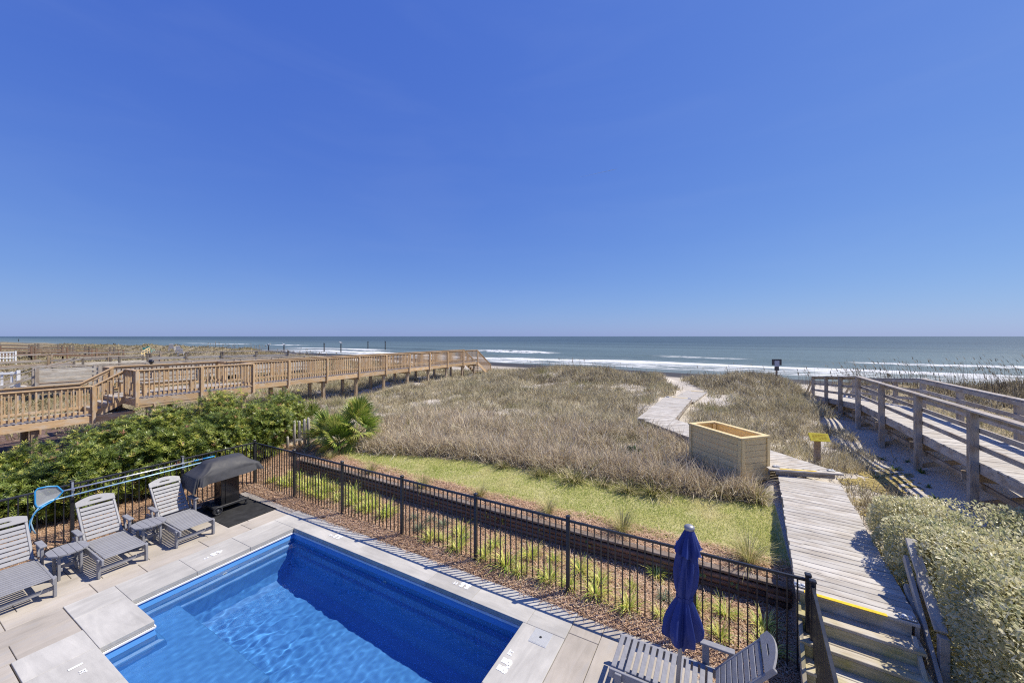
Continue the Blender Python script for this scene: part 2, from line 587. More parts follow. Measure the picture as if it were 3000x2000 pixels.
def mk_sea():
    k = NT('sea_water', 0.45, 0.5)
    k.b.inputs['IOR'].default_value = 1.33
    p = k.pos()
    sx = k.n('ShaderNodeSeparateXYZ'); k.link(p, sx.inputs[0])
    u = sx.outputs[0]
    _sx = k.n('ShaderNodeSeparateXYZ'); k.link(p, _sx.inputs[0])
    w = k.math('ADD', _sx.outputs[1], k.math('MULTIPLY', k.math('MAXIMUM', _sx.outputs[0], -150.0), 0.13))
    flat = k.n('ShaderNodeCombineXYZ'); k.link(u, flat.inputs[0]); k.link(w, flat.inputs[1])
    q = flat.outputs[0]
    big = k.noise(k.vmul(q, (0.018, 0.03, 0)), 1.0, 4, 0.55)
    mid = k.noise(k.vmul(q, (0.09, 0.16, 0)), 1.0, 5, 0.65)
    fin = k.noise(k.vmul(q, (0.35, 0.9, 0)), 1.0, 4, 0.65)
    strk = k.noise(k.vmul(q, (0.10, 0.75, 0)), 1.0, 5, 0.7)
    # body colour: greener inshore, bluer out
    deep = k.mix(k.rng(w, 95, 420), (0.115, 0.16, 0.155), (0.062, 0.095, 0.105))
    deep = k.mix(k.rng(w, 72, 110, 0.55, 0), deep, (0.17, 0.185, 0.155))
    far = k.noise(k.vmul(q, (0.0035, 0.02, 0)), 1.0, 5, 0.6)
    deep = k.val(deep, k.rng(far, 0.3, 0.7, 0.82, 1.2))
    wig = k.math('ADD', k.math('MULTIPLY', k.math('SUBTRACT', big, 0.5), 14), k.math('MULTIPLY', k.math('SUBTRACT', mid, 0.5), 5))
    wm = k.math('ADD', w, wig)

    def band(x, a, b, c, d):
        return k.math('MULTIPLY', k.rng(x, a, b), k.rng(x, c, d, 1, 0))
    ushift = k.rng(u, -60, 0, 0, 6)
    wa = k.math('SUBTRACT', wm, ushift)
    # inner surf: solid toward its front, streaky toward the sand
    wa2 = k.math('ADD', wa, k.math('MULTIPLY', k.math('SUBTRACT', fin, 0.5), 7.0))
    m1 = k.math('MULTIPLY', band(wa2, 79.5, 81.5, 85, 87), k.rng(mid, 0.30, 0.42))
    st = k.rng(strk, 0.47, 0.57)
    m2 = k.math('MULTIPLY', band(wa, 66, 69, 82, 86), st)
    # outer breakers
    win = k.math('MAXIMUM', k.math('MULTIPLY', k.rng(u, -90, -80), k.rng(u, -56, -46, 1, 0)), k.rng(u, 24, 30))
    win = k.math('MAXIMUM', win, k.math('MULTIPLY', k.rng(u, -20, -8), k.math('MULTIPLY', k.rng(u, 2, 8, 1, 0), 0.55)))
    wig2 = k.math('ADD', w, k.math('ADD', k.math('MULTIPLY', k.math('SUBTRACT', mid, 0.5), 6), k.math('MULTIPLY', k.math('SUBTRACT', fin, 0.5), 4)))
    m3 = k.math('MULTIPLY', band(wig2, 113.5, 114.5, 117, 119), k.math('MULTIPLY', win, k.rng(fin, 0.40, 0.50)))
    win4 = k.math('MULTIPLY', k.rng(u, -205, -190), k.rng(u, -140, -122, 1, 0))
    m4 = k.math('MULTIPLY', band(wig2, 96, 98, 103, 106), k.math('MULTIPLY', win4, k.rng(fin, 0.3, 0.42)))
    win5 = k.math('MULTIPLY', k.rng(u, -420, -400), k.rng(u, -250, -230, 1, 0))
    m5 = k.math('MULTIPLY', band(wig2, 128, 130, 140, 143), k.math('MULTIPLY', win5, k.rng(mid, 0.45, 0.55)))
    # streaks of old foam behind the breakers
    m6 = k.math('MULTIPLY', band(wm, 86, 92, 104, 112), k.math('MULTIPLY', k.rng(strk, 0.60, 0.70), 0.55))
    cap = k.math('MULTIPLY', k.rng(k.noise(k.vmul(q, (0.06, 0.22, 0)), 1.0, 4, 0.6), 0.735, 0.76), k.rng(w, 120, 180, 0, 0.6))
    foam = k.math('MULTIPLY', k.math('MAXIMUM', m1, m2), k.rng(u, -190, -140))
    for mm in (m3, m4, m5, m6, cap):
        foam = k.math('MAXIMUM', foam, mm)
    tex = k.rng(fin, 0.25, 0.6, 0.72, 1.0)
    foam = k.math('MULTIPLY', foam, tex, clamp=True)
    c = k.mix(foam, deep, (0.72, 0.73, 0.72))
    k.put(k.b.inputs['Roughness'], k.rng(foam, 0, 1, 0.42, 0.9))
    hh = k.math('ADD', k.math('MULTIPLY', mid, 1.4), k.math('ADD', k.math('MULTIPLY', fin, 0.4), k.math('MULTIPLY', strk, 0.5)))
    k.bump(hh, 0.8, 0.75)
    k.b.inputs['Specular IOR Level'].default_value = 0.35
    return k.color(c)


M_SEA = mk_sea()


def mk_leaf(name, stops, trans=0.25, rough=0.5, spec=0.35, patch=None, tint=None):
    """foliage: colour by a per-leaf tone attribute, light passing through"""
    k = NT(name, rough, spec)
    t = k.attr('tone')
    c = k.ramp(t, stops)
    if patch:
        sc, col, a, b = patch
        c = k.mix(k.rng(k.noise(k.pos(), sc, 4, 0.6), a, b), c, col)
    k.color(c)
    if trans:
        tl = k.n('ShaderNodeBsdfTranslucent')
        k.link(c, tl.inputs['Color'])
        mx = k.n('ShaderNodeMixShader'); mx.inputs[0].default_value = trans
        k.link(k.b.outputs[0], mx.inputs[1]); k.link(tl.outputs[0], mx.inputs[2])
        k.link(mx.outputs[0], k.out.inputs['Surface'])
    return k.m


M_DGRASS = mk_leaf('dry_dune_grass', [(0.0, (0.17, 0.14, 0.085)), (0.3, (0.36, 0.305, 0.185)), (0.65, (0.60, 0.525, 0.34)), (0.88, (0.84, 0.77, 0.56)), (1.0, (0.31, 0.32, 0.11))], 0.25, 0.7, 0.2,
                   (0.5, (0.30, 0.29, 0.12), 0.52, 0.78))
M_BRUSH = mk_leaf('grey_dune_brush', [(0.0, (0.17, 0.13, 0.085)), (0.3, (0.42, 0.34, 0.225)), (0.65, (0.74, 0.63, 0.45)), (0.9, (0.90, 0.81, 0.62)), (1.0, (0.36, 0.37, 0.12))], 0.25, 0.75, 0.2)
M_OATS = mk_leaf('sea_oat_stalks', [(0.0, (0.10, 0.085, 0.06)), (1.0, (0.24, 0.19, 0.12))], 0.1, 0.8, 0.1)
M_TURF = mk_leaf('turf_blades', [(0.0, (0.32, 0.40, 0.085)), (0.5, (0.52, 0.58, 0.16)), (1.0, (0.74, 0.68, 0.34))], 0.35, 0.6, 0.25,
                 (1.1, (0.72, 0.65, 0.35), 0.50, 0.72))
M_NEEDLE = mk_leaf('pine_needles', [(0.0, (0.29, 0.17, 0.095)), (0.5, (0.60, 0.395, 0.25)), (1.0, (0.82, 0.63, 0.45))], 0.1, 0.7, 0.2)
M_LITTER = mk_leaf('pale_leaf_litter', [(0.0, (0.30, 0.22, 0.14)), (1.0, (0.56, 0.48, 0.38))], 0.1, 0.8, 0.1)
M_STRIPED = mk_leaf('striped_leaves', [(0.0, (0.22, 0.40, 0.05)), (0.4, (0.50, 0.58, 0.10)), (0.7, (0.80, 0.74, 0.20)), (1.0, (0.88, 0.83, 0.38))], 0.3, 0.45, 0.35)
M_MONDO = mk_leaf('dark_blue_green_leaves', [(0.0, (0.07, 0.12, 0.075)), (0.6, (0.17, 0.24, 0.15)), (1.0, (0.38, 0.42, 0.26))], 0.25, 0.45, 0.35)
M_MUHLY = mk_leaf('fine_grass', [(0.0, (0.22, 0.24, 0.08)), (0.5, (0.50, 0.46, 0.19)), (1.0, (0.78, 0.68, 0.40))], 0.3, 0.6, 0.2)
M_HEDGE = mk_leaf('hedge_leaves', [(0.0, (0.07, 0.11, 0.022)), (0.4, (0.20, 0.26, 0.045)), (0.75, (0.42, 0.45, 0.09)), (0.95, (0.68, 0.60, 0.12)), (1.0, (0.46, 0.22, 0.14))], 0.3, 0.38, 0.45)
M_SILVER = mk_leaf('silvery_leaves', [(0.0, (0.20, 0.25, 0.13)), (0.3, (0.44, 0.45, 0.24)), (0.6, (0.72, 0.67, 0.41)), (0.9, (0.86, 0.80, 0.57)), (1.0, (0.60, 0.43, 0.17))], 0.45, 0.36, 0.5)
M_PALM = mk_leaf('palm_leaves', [(0.0, (0.07, 0.14, 0.025)), (0.4, (0.22, 0.32, 0.05)), (0.75, (0.52, 0.54, 0.13)), (1.0, (0.50, 0.34, 0.14))], 0.25, 0.35, 0.45)
M_YUCCA = mk_leaf('dark_sword_leaves', [(0.0, (0.012, 0.022, 0.022)), (1.0, (0.05, 0.075, 0.06))], 0.1, 0.4, 0.4)
M_WEED = mk_leaf('green_weed_leaves', [(0.0, (0.06, 0.12, 0.02)), (0.6, (0.17, 0.24, 0.045)), (1.0, (0.42, 0.36, 0.09))], 0.25, 0.45, 0.35)
M_EDGE = mk_leaf('edge_clump_leaves', [(0.0, (0.14, 0.16, 0.04)), (0.35, (0.30, 0.30, 0.08)), (0.65, (0.50, 0.43, 0.22)), (1.0, (0.66, 0.57, 0.36))], 0.25, 0.5, 0.3)
M_CACTUS = plain('cactus_green', (0.075, 0.12, 0.05), 0.5, 0.3, 0, 0.2, 30)
M_AGAVE = plain('blue_grey_leaf', (0.22, 0.29, 0.25), 0.5, 0.3, 0, 0.15, 14)
M_TWIG = plain('brown_twig', (0.13, 0.09, 0.06), 0.85, 0.2, 0, 0.25, 12)


def mk_umbrella():
    k = NT('navy_canvas', 0.6, 0.3)
    p = k.coord('Object')
    f = k.noise(k.vmul(p, (3, 3, 1.2)), 2, 4)
    weave = k.noise(p, 400, 2)
    c = k.ramp(f, [(0.3, (0.018, 0.031, 0.145)), (0.7, (0.029, 0.053, 0.225))])
    k.bump(weave, 0.001, 0.3)
    return k.color(c)


M_NAVY = mk_umbrella()
k_ = NT('net_mesh', 0.8, 0.2)
k_.color((0.55, 0.57, 0.58))
_tr = k_.n('ShaderNodeBsdfTransparent'); _mx = k_.n('ShaderNodeMixShader'); _mx.inputs[0].default_value = 0.45
k_.link(k_.b.outputs[0], _mx.inputs[1]); k_.link(_tr.outputs[0], _mx.inputs[2]); k_.link(_mx.outputs[0], k_.out.inputs['Surface'])
M_NET = k_.m


# ------------------------------------------------------------------ terrain
CR_U = [-400, -120, -80, -60, -40, -24, -21, -17, -12, -7.6, -4.6, -3.1, -1.6, 0.7, 3.0, 4.2, 6.2, 8, 14, 30, 300]
CR_Z = [2.0, 2.2, 2.5, 2.2, 1.2, 0.5, 0.3, 0.9, 1.15, 1.35, 1.25, 0.80, 1.15, 1.65, 1.55, 0.85, 0.85, 1.45, 1.5, 1.5, 1.5]


def height(u, v):
    u = np.asarray(u, float); v = np.asarray(v, float)
    fv_mid = np.interp(v, [-50, 5.5, 5.9, 7.03, 7.09, 8.0, 9.6, 12, 22, 26, 40], [-0.02, -0.02, 0.03, 0.06, 0.385, 0.43, 0.55, 0.70, 0.78, 0.80, 0.80])
    fv_left = np.interp(v, [-50, 5, 6.3, 9, 12, 22, 40], [0.10, 0.10, 0.16, 0.50, 0.66, 0.78, 0.8])
    fv_right = np.interp(v, [-50, 5.2, 6.5, 9, 11, 22, 40], [0.0, 0.03, 0.30, 0.60, 0.72, 0.78, 0.8])
    z = fv_mid
    a = sstep(-11.35, -12.0, u)
    z = z * (1 - a) + fv_left * a
    b = sstep(0.92, 1.0, u)
    z = z * (1 - b) + fv_right * b
    z = z + 0.25 * sstep(-14, -24, u) * sstep(10, 3, v)
    n = vnoise(u * 0.35, v * 0.35, 1) - 0.5 + 0.5 * (vnoise(u * 0.9, v * 0.9, 2) - 0.5)
    z = z + n * 0.38 * sstep(10.5, 15, v) * sstep(1.2, 3, np.abs(u - 0.2 + (v - 11) * 0.12) + 0.9)
    z = z - 0.28 * np.exp(-((u + 20.5) / 1.8) ** 2) * sstep(9, 11, v) * sstep(31, 28, v)
    cz = np.interp(u, CR_U, CR_Z) + 0.35 * (vnoise(u * 0.45, v * 0.2, 3) - 0.5) * np.where(np.abs(u + 2.8) < 1.6, 0.2, 1)
    z = z + (cz - 0.78) * np.exp(-((v - 29.5) / 3.1) ** 2)
    w = v + 0.13 * np.maximum(u, -150)
    beach = np.interp(w, [-60, 20, 36, 67.5, 110, 300], [0.9, 0.3, -0.5, -1.8, -3.2, -9.0])
    s = sstep(31.0, 37.0, v)
    return z * (1 - s) + beach * s


def lines(*segs):
    out = []
    for a, b, d in segs:
        out.extend(list(np.arange(a, b - 1e-6, d)))
    out.append(segs[-1][1])
    return np.array(sorted(set(np.round(out, 4))))


US = lines((-400, -140, 13), (-140, -60, 4), (-60, -30, 1.0), (-30, -14, 0.4), (-14, 4, 0.12), (4, 16, 0.4), (16, 60, 2), (60, 240, 12))
US = np.array(sorted(set(list(US) + [-11.25, 1.0, -11.35, 0.95])))
VS = lines((-30, -4, 4), (-4, 5.52, 0.4), (5.52, 12, 0.09), (12, 38, 0.35), (38, 130, 3.0))
VS = np.array(sorted(set(list(VS) + [7.03, 7.09])))
UU, VV = np.meshgrid(US, VS, indexing='ij')
ZZ = height(UU, VV)
uc = (US[:-1] + US[1:]) / 2; vc = (VS[:-1] + VS[1:]) / 2
UC, VC = np.meshgrid(uc, vc, indexing='ij')
wob = (vnoise(UC * 2.2, VC * 2.2, 5) - 0.5) * 0.22 + (vnoise(UC * 6, VC * 6, 6) - 0.5) * 0.12


def lawn_front(u): return np.interp(u, [-11.2, -9.5, -6, 0.9], [7.84, 7.74, 7.66, 7.70])
def lawn_back(u): return np.interp(u, [-11.2, -10.9, -9.6, -8.4, -6, -3, 0, 1.0], [8.0, 8.15, 8.45, 8.85, 9.3, 9.55, 9.6, 9.8])


def zone_of(u, v, wob=0.0):
    z = np.zeros(np.shape(u), int)                       # 0 sand
    z = np.where(v > 35, 5, z)                           # beach
    straw = (v + wob < 8.2) & (u > -13.4 + wob * 3) & (u < 0.98) & (v < 9.0)
    straw |= (u < -9.4) & (u > -12.8) & (v + wob < 8.6)
    z = np.where(straw, 1, z)
    lw = (v + wob > lawn_front(u)) & (v + wob < lawn_back(u)) & (u > -11.1) & (u < 0.98)
    z = np.where(lw, 2, z)
    z = np.where((u < -25 + wob * 6) & (v < 32.5 + wob * 4), 6, z)
    z = np.where((u > 7.5) & (v > 14) & (v < 31.5 + wob * 4), 6, z)
    z = np.where((z == 0) & (u > -12.5) & (u < 0.9) & (v + wob * 4 < lawn_back(u) + 2.2) & (v > 8), 6, z)
    lf = (u <= -13.4 + wob * 3) & (u > -26) & (v < 6.6 + wob * 4)
    z = np.where(lf, 4, z)                               # mulch under the boardwalk and hedge
    tan = (u < -14.6) & (u > -18.2) & (v < 4.6 + wob * 3)
    z = np.where(tan, 3, z)
    deck = (u > -11.25) & (u < 1.0) & (v < 5.52)
    z = np.where(deck, -1, z)
    return z


ZN = zone_of(UC, VC, wob)
VIDX = np.arange(UU.size).reshape(UU.shape)


def terrain(name, zid, mat):
    sel = ZN == zid
    q = np.stack([VIDX[:-1, :-1][sel], VIDX[1:, :-1][sel], VIDX[1:, 1:][sel], VIDX[:-1, 1:][sel]], 1)
    used, inv = np.unique(q, return_inverse=True)
    P = np.stack([UU.ravel()[used], VV.ravel()[used], ZZ.ravel()[used]], 1)
    me = np_mesh(name, P, inv.reshape(-1, 4), None, mat, None, True)
    return top(name, me, kind='structure')


terrain('dune_ground', 0, M_SAND)
terrain('pine_straw_ground', 1, M_STRAW)
terrain('lawn_ground', 2, M_LAWN)
terrain('dry_lawn_ground', 3, M_TANLAWN)
terrain('mulch_ground', 4, M_MULCH)
terrain('beach', 5, M_BEACH)
terrain('grassy_dune_ground', 6, M_GDUNE)

# ------------------------------------------------------------------ sea
SEA = -1.8
wl = list(np.arange(60, 126, 0.6)) + list(np.geomspace(126, 70000, 70))
ul = list(-np.geomspace(300, 90000, 22))[::-1] + list(np.arange(-297, 160, 2.5)) + list(np.geomspace(163, 90000, 22))
wl, ul = np.array(wl), np.array(ul)
U2, W2 = np.meshgrid(ul, wl, indexing='ij')
near = sstep(600, 160, W2) * sstep(700, 260, np.abs(U2))
zs = SEA + near * (0.10 * np.sin(W2 * 0.42 + 2.0 * vnoise(U2 * 0.03, W2 * 0.02, 8) * 3) + 0.10 * (vnoise(U2 * 0.08, W2 * 0.15, 9) - 0.5))
wb = W2 + (vnoise(U2 * 0.05, W2 * 0.01, 4) - 0.5) * 4
zs = zs + near * (0.42 * np.exp(-((wb - 117) / 2.2) ** 2) + 0.32 * np.exp(-((wb - 90) / 1.8) ** 2)) * (0.5 + vnoise(U2 * 0.06, W2 * 0, 5))
n1, n2 = U2.shape
vi = np.arange(n1 * n2).reshape(n1, n2)
qs = np.stack([vi[:-1, :-1].ravel(), vi[1:, :-1].ravel(), vi[1:, 1:].ravel(), vi[:-1, 1:].ravel()], 1)
sea = top('sea', np_mesh('sea', np.stack([U2.ravel(), (W2 - 0.13 * np.maximum(U2, -150)).ravel(), zs.ravel()], 1), qs, None, M_SEA, None, True), kind='structure')

# ------------------------------------------------------------------ pool deck: pavers and coping
PU0, PU1, PV0, PV1 = -8.20, -2.55, 1.78, 4.96
NU, NV = -7.33, 2.35                                   # the notch block
deck = Thing('pool_deck', (-5, 2, 0), kind='structure')


def in_pool(u, v): return (PU0 < u < PU1 and PV0 < v < PV1) and not (u < NU and v < NV)


_us = sorted({-11.25, PU0, NU, PU1, 1.0}); _vs = sorted({-6.0, PV0, NV, PV1, 5.52})
V_, F_ = [], []
for i in range(len(_us) - 1):
    for j in range(len(_vs) - 1):
        if in_pool((_us[i] + _us[i + 1]) / 2, (_vs[j] + _vs[j + 1]) / 2): continue
        b = len(V_)
        V_ += [(_us[i], _vs[j], -0.045), (_us[i + 1], _vs[j], -0.045), (_us[i + 1], _vs[j + 1], -0.045), (_us[i], _vs[j + 1], -0.045)]
        F_.append((b, b + 1, b + 2, b + 3))
me = bpy.data.meshes.new('paving_bed'); me.from_pydata(V_, [], F_); me.materials.append(M_JOINT)
deck.add('paving_bed', me)


def paver_rows(u0, u1, width, v0, v1, phase, lens=(0.92, 0.62, 0.92, 0.78), keep=None):
    u = u0; k = 0
    while u < u1 - 0.05:
        w2 = min(u + width, u1)
        v = v0 - phase[k % len(phase)]
        i = k
        while v < v1 - 0.02:
            L = lens[i % len(lens)]; i += 1
            a, b = max(v, v0), min(v + L, v1)
            if b - a > 0.06 and (keep is None or keep((u + w2) / 2, (a + b) / 2)):
                j = random.uniform(-0.002, 0.002)
                slab(deck, 'paver', u + 0.004, w2 - 0.004, a + 0.004, b - 0.004, -0.05 + j, 0.0 + j, M_PAVER, 0.004, 1, 'v')
            v += L
        u = w2; k += 1


paver_rows(-11.275, -8.95, 0.465, -2.0, 5.5, (0.35, 0.78, 0.1, 0.61, 0.0))
paver_rows(-8.95, -8.0, 0.475, -2.0, 1.777, (0.2, 0.66))
paver_rows(-8.0, -1.9, 0.47, -2.0, 1.14, (0.35, 0.0, 0.5))
paver_rows(-1.9, 0.98, 0.43, -2.0, 5.5, (0.30, 0.75, 0.05, 0.52))
paver_rows(-11.275, -8.95, 0.465, 5.5, 5.51, (0,))


def cope(u0, u1, v0, v1, along='u'):
    j = random.uniform(-0.0008, 0.0008)
    return slab(deck, 'coping_slab', u0 + 0.0018, u1 - 0.0018, v0 + 0.0018, v1 - 0.0018, -0.075 + j, 0.006 + j, M_COPING, 0.006, 2, along)


for a, b in ((-8.95, -8.2), (-8.2, -7.2), (-7.2, -6.27), (-6.27, -5.33), (-5.33, -4.42), (-4.42, -3.5), (-3.5, -2.5), (-2.5, -1.9)):
    cope(a, b, PV1, 5.52)
for a, b in ((2.35, 3.21), (3.21, 4.09), (4.09, 4.96)):
    cope(-8.95, -8.2, a, b, 'v')
cope(-8.95, -8.4, 1.78, 2.35, 'v'); cope(-8.4, NU, 1.78, 2.35)
for a, b in ((-8.0, -7.4), (-7.4, -6.45), (-6.45, -5.5), (-5.5, -4.55), (-4.55, -3.6), (-3.6, -2.55), (-2.55, -1.9)):
    cope(a, b, 1.15, 1.78)
for a, b in ((1.78, 2.75), (2.75, 3.85), (3.85, 4.96)):
    cope(-2.55, -1.9, a, b, 'v')

# skimmer lid in the corner slab
lid = slab(deck, 'skimmer_lid', -2.335, -2.07, 4.68, 4.95, -0.01, 0.012, M_LID, 0.003)
lidM = Matrix.Translation((-2.2025, 4.815, 0.001))
for q in range(11):
    x = -2.31 + q * 0.0216
    deck.add('rib', box_mesh(0.008, 0.24, 0.003, M_LID), Matrix.Translation((x, 4.815, 0.0135)), (lid, lidM))
deck.add('finger_hole', lathe_mesh([(0.018, 0.0), (0.018, 0.0045)], M_DARKHOLE, 12), Matrix.Translation((-2.2025, 4.815, 0.0125)), (lid, lidM))


def depth_mark(txt, u, v, size, ang, small=None, bold=0.012):
    c = bpy.data.curves.new('depth_mark', 'FONT')
    c.body = txt; c.size = size; c.align_x = 'CENTER'; c.align_y = 'CENTER'; c.offset = bold * size / 0.15
    c.extrude = 0.0004
    c.materials.append(M_MARK)
    o = bpy.data.objects.new('depth_mark', c); COL.objects.link(o)
    o.parent = deck.o
    M = Matrix.Translation((u, v, 0.0105)) @ Matrix.Rotation(ang, 4, 'Z')
    o.matrix_basis = deck.inv @ M
    if small:
        c2 = bpy.data.curves.new('depth_mark', 'FONT')
        c2.body = small; c2.size = size * 0.5; c2.align_x = 'LEFT'; c2.align_y = 'CENTER'; c2.offset = bold * 0.35; c2.extrude = 0.0004
        c2.materials.append(M_MARK)
        o2 = bpy.data.objects.new('depth_mark', c2); COL.objects.link(o2); o2.parent = deck.o
        o2.matrix_basis = deck.inv @ M @ Matrix.Translation((size * 0.95, size * 0.18, 0))
    return o


depth_mark('5.5', *at(1480, 1950, 0), 0.17, math.pi / 2, 'FT')
depth_mark('5.5', *at(1363, 1715, 0), 0.15, math.pi, 'FT')
depth_mark('5.5', *at(990, 1572, 0), 0.15, math.pi, 'FT')
depth_mark('4.5', *at(634, 1620, 0), 0.15, -math.pi / 2, 'FT')
depth_mark('1', *at(219, 1955, 0), 0.15, 0.0, 'FT')

# ------------------------------------------------------------------ pool shell, water
pool = Thing('swimming_pool', (-5.4, 3.4, -1.6), 'blue sunken swimming pool with a notched corner, set in grey stone coping', 'swimming pool')
POLY = [(PU0, PV1), (PU0, NV), (NU, NV), (NU, PV0), (PU1, PV0), (PU1, PV1)]


def inset(poly, d):
    n = len(poly); out = []
    for i in range(n):
        p0, p1, p2 = Vector(poly[i - 1]), Vector(poly[i]), Vector(poly[(i + 1) % n])
        e1 = (p1 - p0).normalized(); e2 = (p2 - p1).normalized()
        n1_ = Vector((-e1.y, e1.x)); n2_ = Vector((-e2.y, e2.x))
        k = 1 + n1_.dot(n2_)
        out.append(p1 + (n1_ + n2_) * (d / k))
    return out


prof = [(-0.02, -0.07), (-0.015, -0.10), (0.0, -0.13), (0.015, -0.20), (0.03, -0.36), (0.085, -0.385), (0.10, -0.41), (0.115, -0.62), (0.155, -0.65), (0.17, -0.68), (0.19, -1.15), (0.30, -1.32), (0.48, -1.38)]
bm = bmesh.new()
rings = []
for d, z in prof:
    rings.append([bm.verts.new((p.x, p.y, z - (0.0 if z > -1.2 else 0.10 * (p.x - PU0) / 5.6))) for p in inset(POLY, d)])
for a, b in zip(rings[:-1], rings[1:]):
    for i in range(6):
        j = (i + 1) % 6
        bm.faces.new((a[i], b[i], b[j], a[j]))
bm.faces.new(list(reversed(rings[-1])))
bmesh.ops.recalc_face_normals(bm, faces=bm.faces)
for f in bm.faces:
    if f.normal.z < 0 and abs(f.normal.z) > 0.9: f.normal_flip()
me = bpy.data.meshes.new('pool_shell'); bm.to_mesh(me); bm.free(); me.materials.append(M_POOL)
shell = pool.add('pool_shell', me)
ledge = slab(pool, 'tanning_ledge', PU0 + 0.02, -5.35, PV0 + 0.02, 2.92, -1.30, -0.56, M_POOL, 0.04, 3)
step_ = slab(pool, 'entry_step', -5.345, -4.95, PV0 + 0.1, 2.62, -1.32, -0.95, M_POOL, 0.04, 3)
# thin white lip under the coping
for i in range(6):
    a, b = inset(POLY, 0.004)[i], inset(POLY, 0.004)[(i + 1) % 6]
    bar(pool, 'white_lip', (a.x, a.y, -0.092), (b.x, b.y, -0.092), 0.03, 0.022, M_WHITE)
for (p, axis) in (((-8.185, 3.63, -0.33), 'u'), ((-5.37, 4.935, -0.34), 'v')):
    prf = [(0.045, 0), (0.045, 0.012), (0.018, 0.016), (0.016, 0.008)]
    R = Matrix.Rotation(math.pi / 2, 4, 'Y') if axis == 'u' else Matrix.Rotation(math.pi / 2, 4, 'X')
    jm = Matrix.Translation(p) @ R
    jet = pool.add('water_inlet', lathe_mesh(prf, M_WHITE, 16), jm)
    pool.add('nozzle', lathe_mesh([(0.014, 0.0), (0.014, 0.02)], M_LID, 10), jm, (jet, jm))

gx = np.arange(PU0 - 0.01, PU1 + 0.015, 0.02); gy = np.arange(PV0 - 0.01, PV1 + 0.015, 0.02)
GX, GY = np.meshgrid(gx, gy, indexing='ij')
WZ = np.zeros_like(GX)
rw = np.random.default_rng(5)
agit = 0.35 + 0.75 * np.exp(-(((GX + 6.3) / 1.6) ** 2 + ((GY - 3.2) / 0.9) ** 2)) + 0.45 * np.exp(-(((GX + 4.2) / 1.2) ** 2 + ((GY - 2.6) / 0.8) ** 2))
for _ in range(46):
    lam = 0.09 + 0.33 * rw.random() ** 1.6; an = rw.uniform(0, 2 * math.pi); ph = rw.uniform(0, 6.28)
    kx, ky = 2 * math.pi / lam * math.cos(an), 2 * math.pi / lam * math.sin(an)
    WZ += 0.0010 * lam * np.sin(kx * GX + ky * GY + ph + 1.5 * vnoise(GX * 1.5, GY * 1.5, int(lam * 100)))
WZ = -0.205 + WZ * agit
n1, n2 = GX.shape
vi = np.arange(n1 * n2).reshape(n1, n2)
cx, cy = (GX[:-1, :-1] + 0.01), (GY[:-1, :-1] + 0.01)
okc = ~((cx < NU - 0.02) & (cy < NV - 0.02))
qs = np.stack([vi[:-1, :-1][okc], vi[1:, :-1][okc], vi[1:, 1:][okc], vi[:-1, 1:][okc]], 1)
water = top('pool_water', np_mesh('pool_water', np.stack([GX.ravel(), GY.ravel(), WZ.ravel()], 1), qs, None, M_WATER, None, True), kind='structure')
water.cycles.is_caustics_caster = True
for _o in pool.o.children_recursive:
    _o.cycles.is_caustics_receiver = True

# ------------------------------------------------------------------ black picket fence and gate
fence = Thing('pool_fence', (-11.6, 5.86, 0), 'black metal picket fence running round the pool deck corner behind the grill', 'fence')
FV, FU = 5.86, -11.55


def fpost(T, u, v, z0=-0.02, z1=1.25):
    M = Matrix.Translation((u, v, (z0 + z1) / 2))
    p = T.add('post', box_mesh(0.056, 0.056, z1 - z0, M_FENCE, 0.003), M)
    T.add('post_cap', box_mesh(0.070, 0.070, 0.03, M_FENCE, 0.009), Matrix.Translation((u, v, z1 + 0.012)), (p, M))


def frun(T, p0, p1, n, base=0.02):
    """one fence panel between two posts"""
    p0, p1 = Vector(p0), Vector(p1)
    d = (p1 - p0).normalized()
    a, b = p0 + d * 0.03, p1 - d * 0.03
    bar(T, 'top_rail', (a.x, a.y, 1.195), (b.x, b.y, 1.195), 0.034, 0.034, M_FENCE, 0.002)
    bar(T, 'bottom_rail', (a.x, a.y, base), (b.x, b.y, base), 0.028, 0.03, M_FENCE)
    for i in range(n):
        q = p0.lerp(p1, (i + 1) / (n + 1))
        T.add('picket', box_mesh(0.017, 0.017, 1.17 - base, M_FENCE), Matrix.Translation((q.x, q.y, (1.178 + base) / 2)))


fpu = [FU, -9.67, -7.79, -5.88, -4.01, -2.19, -0.33, 0.94]
for i, u in enumerate(fpu):
    fpost(fence, u, FV)
    if i: frun(fence, (fpu[i - 1], FV), (u, FV), 16 if i < 7 else 11)
fpv = [FV, 4.22, 2.42, 0.62, -1.18]
for i, v in enumerate(fpv):
    if i:
        fpost(fence, FU, v)
        frun(fence, (FU, fpv[i - 1]), (FU, v), 15)
gate = Thing('pool_gate', (0.92, 5.0, 0), 'black metal picket gate panel standing beside the wooden steps', 'gate')
fpost(gate, 0.965, 5.735)
frun(gate, (0.965, 5.735), (0.86, 4.05), 15, 0.10)
fpost(gate, 0.86, 4.05)

